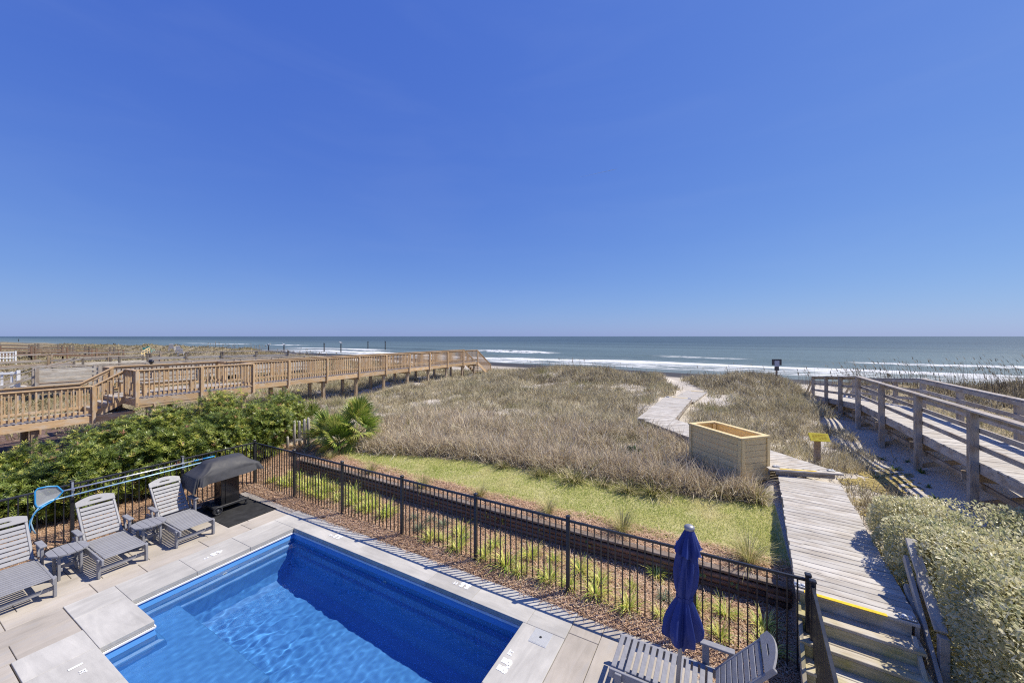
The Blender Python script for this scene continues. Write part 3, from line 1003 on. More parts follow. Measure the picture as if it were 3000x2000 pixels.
# ------------------------------------------------------------------ log retaining wall
wall = Thing('retaining_wall', (-5.2, 7.08, 0.05), 'low dark brown log retaining wall holding up the lawn', 'retaining wall')
logm = {}
u = -11.3; k = 0
for c in range(4):
    u = -11.3 - 0.0
    segs = [2.1, 2.45, 2.45, 2.45, 2.45, 2.45] if c % 2 == 0 else [1.2, 2.45, 2.45, 2.45, 2.45, 2.45]
    for L in segs:
        b = min(u + L, 0.93)
        if b - u < 0.1: break
        z = 0.035 + c * 0.088
        kk = (round(b - u, 2))
        if kk not in logm:
            hl = (b - u) / 2 - 0.004
            logm[kk] = tube_mesh([(-hl, 0, 0), (-hl * 0.3, 0.003, 0), (hl * 0.4, -0.003, 0.002), (hl, 0, 0)], 0.047, M_LOG, 10)
        wall.add('log', logm[kk], Matrix.Translation(((u + b) / 2, 7.055 + random.uniform(-0.006, 0.006), z)) @ Matrix.Rotation(random.uniform(0, 6), 4, 'X'))
        u = b
u = -11.32
for L in (2.44, 2.44, 2.44, 2.44, 2.44):
    b = min(u + L, 0.93)
    slab(wall, 'cap_board', u + 0.003, b - 0.003, 7.0, 7.14, 0.385, 0.425, M_CAPLOG, 0.006)
    u = b
for i in range(6):
    slab(wall, 'stake', -11.0 + i * 2.3, -10.91 + i * 2.3, 7.105, 7.19, -0.2, 0.36, M_LOG)

# ------------------------------------------------------------------ brown boardwalk (pine, balustraded)
BW = Thing('brown_boardwalk', (-20.65, 15, 0.5), 'newer brown timber boardwalk with baluster rails and a raised platform, leading to the beach', 'boardwalk')
ZL, ZH = 1.35, 1.89
UN, UF = -19.9, -21.4          # near and far edge of the walk
PN, PF = -18.95, -22.2         # platform edges
PV_A, PV_B = 5.55, 9.55
END = 29.3
bcount = [0]
far_parts = []                 # balusters past the limit are joined


def baluster(p, h, named=True):
    if named and bcount[0] < 296:
        bcount[0] += 1
        BW.add('baluster', box_mesh(0.036, 0.036, h, M_BROWN), Matrix.Translation((p[0], p[1], p[2] + h / 2)))
    else:
        far_parts.append((p, h))


def rail_run(p0, p1, out, nposts=None, named=True, cap=True, posts=(True, True), step=0.138, bottom=True, deckdrop=0.30):
    """baluster rail from p0 to p1 (deck-level points on the rail line); out = outward unit (u, v)"""
    p0, p1 = Vector(p0), Vector(p1)
    L = (p1 - p0).length
    H = 1.03
    o = Vector((out[0], out[1], 0))
    up = Vector((0, 0, 1))
    if cap:
        n = max(1, round(L / 4.4))
        for i in range(n):
            a, b = p0.lerp(p1, i / n), p0.lerp(p1, (i + 1) / n)
            e = (b - a).normalized() * 0.002
            bar(BW, 'rail_cap', a + up * (H + 0.018) + e, b + up * (H + 0.018) - e, 0.15, 0.036, M_BROWN, 0.004)
    bar(BW, 'upper_rail', p0 + up * (H - 0.05) + o * 0.0, p1 + up * (H - 0.05), 0.036, 0.09, M_BROWN)
    if bottom:
        bar(BW, 'lower_rail', p0 + up * 0.13, p1 + up * 0.13, 0.036, 0.09, M_BROWN)
    nb = int(L / step)
    for i in range(nb):
        q = p0.lerp(p1, (i + 0.5) / nb) + o * 0.038
        baluster((q.x, q.y, q.z + 0.05), H - 0.06, named)
    if nposts:
        for i in range(nposts):
            if (i == 0 and not posts[0]) or (i == nposts - 1 and not posts[1]): continue
            q = p0.lerp(p1, i / (nposts - 1)) + o * 0.062
            pm = Matrix.Translation((q.x, q.y, q.z + (H - deckdrop) / 2))
            po = BW.add('rail_post', box_mesh(H + deckdrop, 0.095, 0.095, M_BROWN, 0.004), pm @ Matrix.Rotation(math.pi / 2, 4, 'Y'))
            if q.y < 9 and q.x > -20.5:
                for dz in (-deckdrop + 0.06, -deckdrop + 0.13):
                    qb = q + o * 0.05 + Vector((0, 0, dz))
                    bm_ = Matrix.Translation(qb) @ frame((0, 0, 0), o)[0].to_3x3().to_4x4() @ Matrix.Rotation(math.pi / 2, 4, 'Y')
                    BW.add('bolt', lathe_mesh([(0.016, 0), (0.014, 0.008)], M_STEEL, 8), bm_, (po, pm @ Matrix.Rotation(math.pi / 2, 4, 'Y')))


def deck_boards(T, u0, u1, v0, v1, z, mat, name='deck_board', w=0.14, gap=0.007, z1=None):
    v = v0
    while v < v1 - 0.03:
        b = min(v + w, v1)
        t = ((v + b) / 2 - v0) / (v1 - v0)
        zz = z if z1 is None else z + (z1 - z) * t
        j = random.uniform(-0.0025, 0.0025)
        e = random.uniform(-0.012, 0.012)
        slab(T, name, u0 + e, u1 + e, v, b - gap, zz - 0.036 + j, zz + j, mat)
        v += w
    return


# decks
deck_boards(BW, UF, UN, 0.4, 5.75, ZL, M_BROWN_DECK)
deck_boards(BW, PF, PN, PV_A, PV_B, ZH, M_BROWN_DECK)
deck_boards(BW, UF, UN, PV_B, END, ZH, M_BROWN_DECK)
# rim boards
for (uu_, v0, v1, z) in ((UN + 0.02, 0.4, 5.75, ZL), (UF - 0.02, 0.4, 5.75, ZL), (PN + 0.02, PV_A, PV_B, ZH), (PF - 0.02, PV_A, PV_B, ZH)):
    bar(BW, 'rim_board', (uu_, v0, z - 0.135), (uu_, v1, z - 0.135), 0.038, 0.235, M_BROWN)
for i in range(9):
    a = PV_B + (END - PV_B) * i / 9; b = PV_B + (END - PV_B) * (i + 1) / 9
    for uu_ in (UN + 0.02, UF - 0.02):
        bar(BW, 'rim_board', (uu_, a + 0.002, ZH - 0.135), (uu_, b - 0.002, ZH - 0.135), 0.038, 0.235, M_BROWN)
for v in (PV_A - 0.02, PV_B + 0.02):
    bar(BW, 'rim_board', (PF, v, ZH - 0.14), (PN, v, ZH - 0.14), 0.038, 0.235, M_BROWN)
bar(BW, 'rim_board', (UF, 5.77, ZL - 0.135), (UN, 5.77, ZL - 0.135), 0.038, 0.235, M_BROWN)
bar(BW, 'ledger_board', (PN + 0.005, PV_A + 0.1, ZH - 0.30), (PN + 0.005, PV_B - 0.05, ZH - 0.30), 0.04, 0.08, M_BROWN)
# near rail, platform, far rail
rail_run((UN, 0.4, ZL), (UN, 4.68, ZL), (1, 0), 3)
rail_run((PN, PV_A, ZH), (PN, PV_B, ZH), (1, 0), 3)
rail_run((UN, PV_A, ZH), (PN, PV_A, ZH), (0, -1), None, step=0.12)
rail_run((PN, PV_B, ZH), (UN, PV_B, ZH), (0, 1), None, step=0.12)
rail_run((UN, PV_B, ZH), (UN, END, ZH), (1, 0), 10, posts=(False, True))
rail_run((PF, PV_A, ZH), (PF, PV_B, ZH), (-1, 0), 3)
rail_run((UF, 0.4, ZL), (UF, 4.68, ZL), (-1, 0), 3)
rail_run((UF, PV_A, ZH), (PF, PV_A, ZH), (0, -1), None, step=0.12)
rail_run((PF, PV_B, ZH), (UF, PV_B, ZH), (0, 1), None, step=0.12)
rail_run((UF, PV_B, ZH), (UF, END, ZH), (-1, 0), 10, named=False)
# steps up to the platform
for i in range(3):
    v = 4.75 + i * 0.275
    slab(BW, 'stair_tread', UF + 0.05, UN - 0.05, v, v + 0.29, ZL + 0.18 * (i + 1) - 0.04 - (0.001 if i == 2 else 0), ZL + 0.18 * (i + 1) - 0.001, M_BROWN_DECK)
    slab(BW, 'stair_riser', UF + 0.06, UN - 0.06, v + 0.012, v + 0.03, ZL + 0.18 * i, ZL + 0.18 * (i + 1) - 0.042, M_BROWN)
for uu_ in (UN - 0.02, UF + 0.02):
    bar(BW, 'stringer', (uu_, 4.72, ZL + 0.02), (uu_, 5.6, ZL + 0.50), 0.04, 0.24, M_BROWN)
rail_run((UN, 4.68, ZL), (UN, PV_A, ZH), (1, 0), None, step=0.15, bottom=False)
rail_run((UF, 4.68, ZL), (UF, PV_A, ZH), (-1, 0), None, step=0.15, bottom=False)
for uu_ in (UN, UF):
    slab(BW, 'rail_post', uu_ - 0.05, uu_ + 0.05, PV_A - 0.06, PV_A + 0.04, ZH - 0.25, ZH + 1.0, M_BROWN)
# steps down to the beach
EV, EZ = 31.7, 0.35
for i in range(8):
    t = (i + 0.5) / 8
    v = END + 0.05 + (EV - END) * t
    slab(BW, 'stair_tread', UF + 0.05, UN - 0.05, v - 0.14, v + 0.15, ZH - (ZH - EZ) * t - 0.04, ZH - (ZH - EZ) * t, M_BROWN_DECK)
for uu_ in (UN, UF):
    bar(BW, 'stringer', (uu_ + 0.01, END, ZH - 0.12), (uu_ + 0.01, EV + 0.05, EZ - 0.12), 0.04, 0.26, M_BROWN)
    rail_run((uu_, END, ZH), (uu_, EV, EZ), (1, 0) if uu_ == UN else (-1, 0), None, step=0.15, named=uu_ == UN, bottom=False)
    slab(BW, 'rail_post', uu_ - 0.045, uu_ + 0.045, EV - 0.05, EV + 0.04, -0.1, EZ + 1.0, M_BROWN)
# piles and cross beams
PP = [(0.9, UN, UF, ZL), (3.35, UN, UF, ZL), (5.5, UN, UF, ZL), (5.95, PN, PF, ZH), (7.6, PN, PF, ZH), (9.2, PN, PF, ZH)] + [(11.6 + 2.22 * i, UN, UF, ZH) for i in range(8)] + [(29.0, UN, UF, ZH)]
for (v, a, b, z) in PP:
    for uu_ in (a - 0.12, b + 0.12):
        g = float(height(uu_, v)) - 0.15
        zt = z - 0.26
        me = box_mesh(zt - g, 0.155, 0.155, M_PILE, 0.006)
        BW.add('pile', me, Matrix.Translation((uu_, v, (zt + g) / 2)) @ Matrix.Rotation(math.pi / 2, 4, 'Y'))
    bar(BW, 'cross_beam', (b - 0.1, v + 0.1, z - 0.335), (a + 0.1, v + 0.1, z - 0.335), 0.04, 0.16, M_BROWN)
# joined far balusters
V_, F_ = [], []
for (p, h) in far_parts:
    b = len(V_); s = 0.018
    for dz in (0, h):
        V_ += [(p[0] - s, p[1] - s, p[2] + dz), (p[0] + s, p[1] - s, p[2] + dz), (p[0] + s, p[1] + s, p[2] + dz), (p[0] - s, p[1] + s, p[2] + dz)]
    F_ += [(b, b + 1, b + 5, b + 4), (b + 1, b + 2, b + 6, b + 5), (b + 2, b + 3, b + 7, b + 6), (b + 3, b, b + 4, b + 7), (b + 4, b + 5, b + 6, b + 7)]
me = bpy.data.meshes.new('baluster'); me.from_pydata(V_, [], F_); me.materials.append(M_BROWN)
BW.add('baluster', me, kind='stuff')


def bench(u0, u1, v0, v1, z, label, nslat=5):
    """slatted bench standing on the platform"""
    T = Thing('bench', ((u0 + u1) / 2, (v0 + v1) / 2, z), label, 'bench', 'benches on the brown platform')
    lengthwise = (v1 - v0) > (u1 - u0)
    for i in range(nslat):
        if lengthwise:
            a = u0 + (u1 - u0) * i / nslat
            slab(T, 'seat_board', a, a + (u1 - u0) / nslat - 0.012, v0, v1, z + 0.42, z + 0.46, M_BROWN_DECK)
        else:
            a = v0 + (v1 - v0) * i / nslat
            slab(T, 'seat_board', u0, u1, a, a + (v1 - v0) / nslat - 0.012, z + 0.42, z + 0.46, M_BROWN_DECK)
    for x in (u0 + 0.05, u1 - 0.14):
        for y in (v0 + 0.08, v1 - 0.17):
            slab(T, 'leg', x, x + 0.09, y, y + 0.09, z, z + 0.42, M_BROWN)
    bar(T, 'apron', ((u0 + u1) / 2, v0 + 0.1, z + 0.37), ((u0 + u1) / 2, v1 - 0.1, z + 0.37), 0.04, 0.09, M_BROWN)


bench(-20.6, -20.2, 6.1, 7.9, ZH + 0.004, 'low slatted bench on the brown platform, near the stairs side')
bench(-22.0, -21.6, 5.8, 7.0, ZH + 0.004, 'short bench with pale boards against the far rail of the brown platform')
glb = Thing('globe_lamp', (-22.2, 7.0, ZH + 1.066), 'small black globe lamp on the far rail cap of the brown platform', 'lamp')
glb.add('globe', lathe_mesh([(0.02, 0.03), (0.075, 0.06), (0.10, 0.12), (0.075, 0.18), (0.015, 0.21)], M_BLACKGLOSS, 14), Matrix.Translation((-22.2, 7.0, ZH + 1.066)))
glb.add('mount', lathe_mesh([(0.05, 0.0), (0.04, 0.03)], M_DARKHOLE, 10), Matrix.Translation((-22.2, 7.0, ZH + 1.066)))

# ------------------------------------------------------------------ grey boardwalk beside the bush
GB = Thing('grey_boardwalk', (5.2, 16, 0.7), 'weathered grey boardwalk with three-rail sides and braced posts, sloping down toward the sea', 'boardwalk')
GA, GBU = 4.47, 6.02
GZ = 1.72
VK, VE, ZE = 18.3, 26.1, 0.99


def gz(v): return GZ if v <= VK else GZ + (ZE - GZ) * (v - VK) / (VE - VK)


v = 6.4
while v < VE - 0.05:
    b = v + 0.14
    z = gz(v + 0.07); j = random.uniform(-0.003, 0.003); e = random.uniform(-0.012, 0.012)
    slab(GB, 'deck_board', GA + 0.0 + e, GBU + e, v, b - 0.008, z - 0.036 + j, z + j, M_GREYDECK)
    v += 0.14
gposts = [6.25, 8.65, 11.06, 13.47, 15.97, 18.3, 20.65, 23.1, 26.05]
for i, v in enumerate(gposts):
    for uu_, sgn in ((GA - 0.075, -1), (GBU + 0.075, 1)):
        g = float(height(uu_, v)) - 0.1
        zt = gz(v) + 0.985
        GB.add('post', box_mesh(zt - g, 0.13, 0.13, M_GREY, 0.005), Matrix.Translation((uu_, v, (zt + g) / 2)) @ Matrix.Rotation(math.pi / 2, 4, 'Y'))
    z = gz(v)
    bar(GB, 'cross_beam', (GA - 0.2, v + 0.09, z - 0.33), (GBU + 0.2, v + 0.09, z - 0.33), 0.045, 0.19, M_PILE)
    if i < 8:
        g = float(height(GA, v))
        bar(GB, 'brace', (GA - 0.08, v + 0.13, max(g + 0.06, z - 1.0)), (GBU - 0.1, v + 0.13, z - 0.42), 0.04, 0.11, M_PILE)
for i in range(len(gposts) - 1):
    a, b = gposts[i], gposts[i + 1]
    za, zb = gz(a), gz(b)
    for uu_, sgn in ((GA, -1), (GBU, 1)):
        x = uu_ + sgn * 0.075
        bar(GB, 'rail_cap', (x, a + 0.002, za + 1.005), (x, b - 0.002, zb + 1.005), 0.16, 0.04, M_GREY, 0.004)
        xi = uu_ - sgn * 0.012
        bar(GB, 'upper_rail', (x - sgn * 0.085, a, za + 0.93), (x - sgn * 0.085, b, zb + 0.93), 0.036, 0.10, M_GREY)
        bar(GB, 'mid_rail', (xi, a, za + 0.62), (xi, b, zb + 0.62), 0.038, 0.10, M_GREY)
        bar(GB, 'low_rail', (xi, a, za + 0.29), (xi, b, zb + 0.29), 0.038, 0.10, M_GREY)
        bar(GB, 'rim_board', (uu_ + sgn * 0.0 - sgn * 0.02, a, za - 0.135), (uu_ - sgn * 0.02, b, zb - 0.135), 0.04, 0.19, M_GREY)
    bar(GB, 'long_brace', (4.58, a, za - 0.52), (4.58, b, zb - 0.52), 0.05, 0.11, M_PILE)
for uu_ in (GA - 0.075, GBU + 0.075):
    bar(GB, 'stair_handrail', (uu_, VE, ZE + 0.95), (uu_ - 0.05, VE + 1.35, ZE - 0.02), 0.09, 0.04, M_GREY)
    bar(GB, 'stair_handrail', (uu_, VE, ZE + 0.45), (uu_ - 0.05, VE + 1.0, ZE - 0.25), 0.09, 0.04, M_GREY)
for i in range(3):
    slab(GB, 'stair_tread', GA, GBU, VE + 0.1 + 0.28 * i, VE + 0.37 + 0.28 * i, ZE - 0.12 * (i + 1) - 0.04, ZE - 0.12 * (i + 1), M_GREYDECK)

# ------------------------------------------------------------------ low grey walkway with steps
WK = Thing('low_walkway', (1.4, 9, 0.5), 'bleached low boardwalk starting at the mossy steps and zigzagging past the planter into the dunes', 'boardwalk')
WZ0, WZ1 = 0.90, 1.05
RA = math.radians(-3.9)


def rot(p, a, o):
    c, s = math.cos(a), math.sin(a)
    x, y = p[0] - o[0], p[1] - o[1]
    return (o[0] + c * x - s * y, o[1] + s * x + c * y)


def walk(T, p0, p1, width, z, w=0.14, mat=M_GREYDECK, cut0=0.0, cut1=0.0, side=1):
    """boards across a path from p0 to p1 (left edge line), width to the right"""
    p0, p1 = Vector((*p0, 0)), Vector((*p1, 0))
    d = (p1 - p0).normalized(); r = Vector((d.y, -d.x, 0))
    L = (p1 - p0).length
    n = int(L / w)
    for i in range(n):
        t = (i + 0.5) * L / n
        j = random.uniform(-0.0035, 0.0035); e = random.uniform(-0.012, 0.012)
        a = p0 + d * t + r * e
        b = a + r * width
        bar(T, 'deck_board', (a.x, a.y, z - 0.019 + j), (b.x, b.y, z - 0.019 + j), L / n - 0.011, 0.038, mat, 0.004)
    for k_ in (0.03, width - 0.03):
        a = p0 + r * k_ + d * 0.03; b = p1 + r * k_ - d * 0.03
        bar(T, 'rim_board', (a.x, a.y, z - 0.12), (b.x, b.y, z - 0.12), 0.04, 0.16, M_GREY)
    m = max(2, int(L / 1.8) + 1)
    for i in range(m):
        for k_ in (0.09, width - 0.09):
            a = p0 + d * (0.15 + (L - 0.3) * i / (m - 1)) + r * k_
            g = float(height(a.x, a.y)) - 0.15
            if z - 0.2 - g > 0.05:
                slab(T, 'support_post', a.x - 0.045, a.x + 0.045, a.y - 0.045, a.y + 0.045, g, z - 0.06, M_GREY)
    return d, r


O = (0.86, 6.12)
dA = Vector((math.sin(-RA), math.cos(-RA)))
pA1 = (O[0] + dA.x * 4.95, O[1] + dA.y * 4.95)
walk(WK, O, pA1, 1.15, WZ0)
# platform and long leg behind the planter
d47 = Vector((-0.6767, 0.7363)); n47 = Vector((0.7363, 0.6767))
B0 = (1.02, 11.0); B1 = (-2.55, 14.88)
walk(WK, B0, B1, 1.26, WZ1)
# oblique end of the platform, boards cut along its front edge
F0, F1 = Vector((1.0, 10.95)), Vector((2.42, 11.37))
fd = (F1 - F0).normalized(); nf = Vector((-fd.y, fd.x))
t = -0.07
while t > -1.35:
    q = Vector(B0) + d47 * t
    s0 = max(0.0, -((q - F0).dot(nf)) / n47.dot(nf) + 0.06)
    if 1.26 - s0 > 0.08:
        a, b = q + n47 * s0, q + n47 * 1.26
        bar(WK, 'deck_board', (a.x, a.y, WZ1 - 0.019), (b.x, b.y, WZ1 - 0.019), 0.129, 0.038, M_GREYDECK, 0.004)
    t -= 0.14
# front riser of the platform
q0 = (1.05, 10.97); q1 = (2.38, 11.36)
bar(WK, 'riser_board', (1.14, 10.98, WZ0 + 0.06), (2.30, 11.30, WZ0 + 0.06), 0.036, 0.115, M_GREY)
bar(WK, 'deck_board', (0.98, 10.92, WZ1 - 0.018), (2.44, 11.34, WZ1 - 0.018), 0.16, 0.036, M_GREYDECK)
bar(WK, 'grip_strip', (1.22, 10.965, WZ1 + 0.003), (1.95, 11.175, WZ1 + 0.003), 0.05, 0.006, M_YELLOW)
walk(WK, (-2.84, 15.15), (-2.55, 21.3), 1.26, WZ1)
walk(WK, (-2.35, 21.32), (-1.85, 25.4), 1.15, WZ0)
bar(WK, 'riser_board', (-2.5, 21.31, WZ0 + 0.055), (-1.3, 21.25, WZ0 + 0.055), 0.03, 0.11, M_GREY)
bar(WK, 'grip_strip', (-2.2, 21.22, WZ1 + 0.004), (-1.45, 21.18, WZ1 + 0.004), 0.05, 0.008, M_YELLOW)
bar(WK, 'grip_strip', (-1.6, 25.3, WZ0 + 0.004), (-0.9, 25.25, WZ0 + 0.004), 0.05, 0.008, M_YELLOW)
# corner wedge where the legs meet
bm = bmesh.new()
pts = [(-2.55, 14.88), (-1.62, 15.73), (-1.6, 15.2), (-2.84, 15.15)]
# steps to the pool deck
rA = Vector((dA.y, -dA.x))
bar(WK, 'grip_strip', (O[0] + rA.x * 0.08, O[1] + rA.y * 0.08 + 0.005, WZ0 + 0.004), (O[0] + rA.x * 0.86, O[1] + rA.y * 0.86 + 0.005, WZ0 + 0.004), 0.055, 0.008, M_YELLOW)
for i in range(5):
    back = 0.24 * i
    a = Vector(O) - dA * back; b = a + rA * 1.13
    z = WZ0 - 0.172 * (i + 1)
    # riser under the edge above
    a2, b2 = a + dA * 0.035 + rA * 0.04, b + dA * 0.035 - rA * 0.06
    bar(WK, 'step_riser', (a2.x, a2.y, z + 0.066), (b2.x, b2.y, z + 0.066), 0.034, 0.130, M_RISER if i else M_STEP)
    if i < 4:
        for s_ in (0.065, 0.195):
            c1, c2 = a - dA * s_ + dA * 0.03, b - dA * s_ + dA * 0.03
            bar(WK, 'step_tread', (c1.x, c1.y, z - 0.019), (c2.x, c2.y, z - 0.019), 0.122, 0.038, M_STEP, 0.004)
for k_ in (0.02, 1.07):
    a = Vector(O) + rA * k_; b = a - dA * 1.2
    bar(WK, 'stringer', (a.x, a.y, WZ0 - 0.20), (b.x, b.y, -0.08), 0.04, 0.22, M_STEP)
# handrail against the bush
hp = [(2.16, 6.83, 1.56), (2.12, 5.93, 0.95)]
bar(WK, 'handrail', hp[0], hp[1], 0.105, 0.04, M_GREYDECK, 0.004)
bar(WK, 'handrail', (2.10, 6.80, 1.33), (2.05, 5.75, 0.46), 0.04, 0.10, M_GREYDECK, 0.003)
bar(WK, 'handrail', (2.10, 6.78, 0.97), (2.05, 5.5, -0.02), 0.04, 0.10, M_GREYDECK, 0.003)
slab(WK, 'handrail_post', 2.12, 2.21, 6.45, 6.54, 0.1, 1.30, M_GREY, 0.004)
slab(WK, 'handrail_post', 2.09, 2.17, 5.87, 5.95, -0.1, 0.92, M_GREY, 0.004)


def dock_light(u, v, z, rz, label):
    T = Thing('dock_light', (u, v, z), label, 'light', 'small deck lights on the low walkway', rz)
    T.add('housing', box_mesh(0.15, 0.085, 0.022, M_STEEL, 0.008, 2), Matrix.Translation((0, 0, 0.013)), local=True)
    for s_ in (-0.028, 0.028):
        T.add('lens', lathe_mesh([(0.028, 0.0), (0.026, 0.012), (0.014, 0.020)], M_LENS, 12), Matrix.Translation((s_, 0, 0.022)), local=True)
    for s_ in (-0.066, 0.066):
        T.add('screw', lathe_mesh([(0.006, 0), (0.005, 0.003)], M_DARKHOLE, 8), Matrix.Translation((s_, 0, 0.024)), local=True)


dock_light(O[0] + rA.x * 0.06, O[1] + 0.10, WZ0 + 0.003, RA, 'small clear deck light at the top of the mossy steps, beside the black gate')
dock_light(O[0] + rA.x * 1.05, O[1] + rA.y * 1.05 + 0.06, WZ0 + 0.003, RA, 'small clear deck light at the top of the mossy steps, beside the handrail')
dock_light(1.16, 11.08, WZ1 + 0.003, 0.28, 'small deck light on the platform corner next to the planter box')
dock_light(2.25, 11.37, WZ1 + 0.003, 0.28, 'small deck light on the platform corner below the yellow sign')
dock_light(-2.42, 21.1, WZ1 + 0.003, 0, 'small deck light on the outer corner of the walkway step in the dunes')
dock_light(-1.40, 21.05, WZ1 + 0.003, 0, 'small deck light on the seaward step of the walkway, dune side')

# ------------------------------------------------------------------ planter box
PL = Thing('planter_box', (0.17, 11.3, 0.65), 'large new pale timber planter box standing empty beside the walkway', 'planter', None)
FC = Vector((0.42, 10.47)); dl = Vector((-0.72, 0.694)).normalized(); dr = Vector((-dl.y, dl.x)) * -1
if dr.x < 0: dr = -dr
LL, LW, ZB, ZT = 1.66, 0.88, 0.70, 1.79
PC = [FC, FC + dl * LL, FC + dl * LL + dr * LW, FC + dr * LW]
nb = 7
for (a, b) in ((0, 1), (1, 2), (2, 3), (3, 0)):
    pa, pb = PC[a], PC[b]
    d = (pb - pa).normalized(); inn = Vector((-d.y, d.x))
    if inn.dot((PC[0] + PC[2]) / 2 - pa) < 0: inn = -inn
    for i in range(nb):
        z0 = ZB + 0.02 + (ZT - 0.06 - ZB) * i / nb; z1 = ZB + 0.02 + (ZT - 0.06 - ZB) * (i + 1) / nb - 0.006
        s_ = pa + d * 0.03 + inn * (0.03 + random.uniform(-0.002, 0.002)); e_ = pb - d * 0.03 + inn * 0.03
        bar(PL, 'side_board', (s_.x, s_.y, (z0 + z1) / 2), (e_.x, e_.y, (z0 + z1) / 2), 0.034, z1 - z0, M_NEWPINE, 0.004)
    # corner trims on both ends of this face
    for q, dd in ((pa, d), (pb, -d)):
        c = q + dd * 0.044 + inn * -0.004
        PL.add('corner_trim', box_mesh(ZT - 0.05 - ZB, 0.082, 0.03, M_NEWPINE, 0.003),
               Matrix.Translation((c.x, c.y, (ZT - 0.05 + ZB) / 2)) @ Matrix.Rotation(math.atan2(d.y, d.x), 4, 'Z') @ Matrix(((0, 1, 0, 0), (0, 0, 1, 0), (1, 0, 0, 0), (0, 0, 0, 1))))
    c = pa + d * 0.09 + inn * 0.09
    slab(PL, 'corner_post', c.x - 0.04, c.x + 0.04, c.y - 0.04, c.y + 0.04, ZB, ZT - 0.05, M_NEWPINE)
    # mitred top board
    o0, o1 = pa - d * 0.02 - inn * 0.02, pb + d * 0.02 - inn * 0.02
    i0, i1 = pa + d * 0.10 + inn * 0.10, pb - d * 0.10 + inn * 0.10
    g = d * 0.001
    o0, i0, o1, i1 = o0 + g, i0 + g, o1 - g, i1 - g
    V_ = [(p.x, p.y, z) for z in (ZT - 0.04, ZT) for p in (o0, o1, i1, i0)]
    mid = sum((Vector(v) for v in V_), Vector()) / 8
    ax = Matrix.Rotation(math.atan2(d.y, d.x), 4, 'Z'); MM = Matrix.Translation(mid) @ ax
    V_ = [tuple(MM.inverted() @ Vector(v)) for v in V_]
    me = bpy.data.meshes.new('top_board')
    me.from_pydata(V_, [], [(3, 2, 1, 0), (4, 5, 6, 7), (0, 1, 5, 4), (1, 2, 6, 5), (2, 3, 7, 6), (3, 0, 4, 7)]); me.materials.append(M_NEWPINE)
    PL.add('top_board', me, MM)
c0 = (PC[0] + PC[2]) / 2
PL.add('floor_board', box_mesh(LL - 0.14, LW - 0.14, 0.03, M_NEWPINE), Matrix.Translation((c0.x, c0.y, ZB + 0.55)) @ Matrix.Rotation(math.atan2(dl.y, dl.x), 4, 'Z'))

# ------------------------------------------------------------------ signs
su, sv = at(2394, 1362, 0.78)
SG = Thing('yellow_sign', (su, sv, 0.7), 'blank-looking yellow sign board on a short weathered post beside the walkway', 'sign')
slab(SG, 'sign_post', su - 0.07, su + 0.07, sv - 0.05, sv + 0.05, 0.55, 1.46, M_PILE, 0.005)
sgM = Matrix.Translation((su + 0.02, sv - 0.12, 1.55)) @ Matrix.Rotation(TH * 0.9, 4, 'Z') @ Matrix.Rotation(math.radians(3), 4, 'Y') @ Matrix.Rotation(math.radians(-32), 4, 'X')
brd = SG.add('sign_board', box_mesh(0.50, 0.03, 0.22, M_SIGNY, 0.004), sgM)
for r_ in range(4):
    for c_ in range(5):
        if random.random() < 0.15: continue
        SG.add('lettering', box_mesh(0.055, 0.002, 0.014, M_INK), sgM @ Matrix.Translation((-0.15 + c_ * 0.073, -0.0162, 0.062 - r_ * 0.036)), (brd, sgM))
nu, nv = 3.05, 28.9
gnd = float(height(nu, nv))
SN = Thing('notice_sign', (nu, nv, gnd), 'dark notice board with a pale sheet on a single post on the dune crest', 'sign')
slab(SN, 'sign_post', nu - 0.05, nu + 0.05, nv - 0.05, nv + 0.05, gnd - 0.2, 2.72, M_PILE)
snM = Matrix.Translation((nu, nv - 0.08, 2.58)) @ Matrix.Rotation(TH, 4, 'Z')
SN.add('sign_board', box_mesh(0.60, 0.03, 0.38, M_SIGNBACK), snM)
SN.add('notice_sheet', box_mesh(0.30, 0.012, 0.36, M_NOTICE), snM @ Matrix.Translation((0, -0.023, -0.09)))
SN.add('lower_board', box_mesh(0.28, 0.02, 0.24, M_SIGNBACK), snM @ Matrix.Translation((0, -0.002, -0.40)))

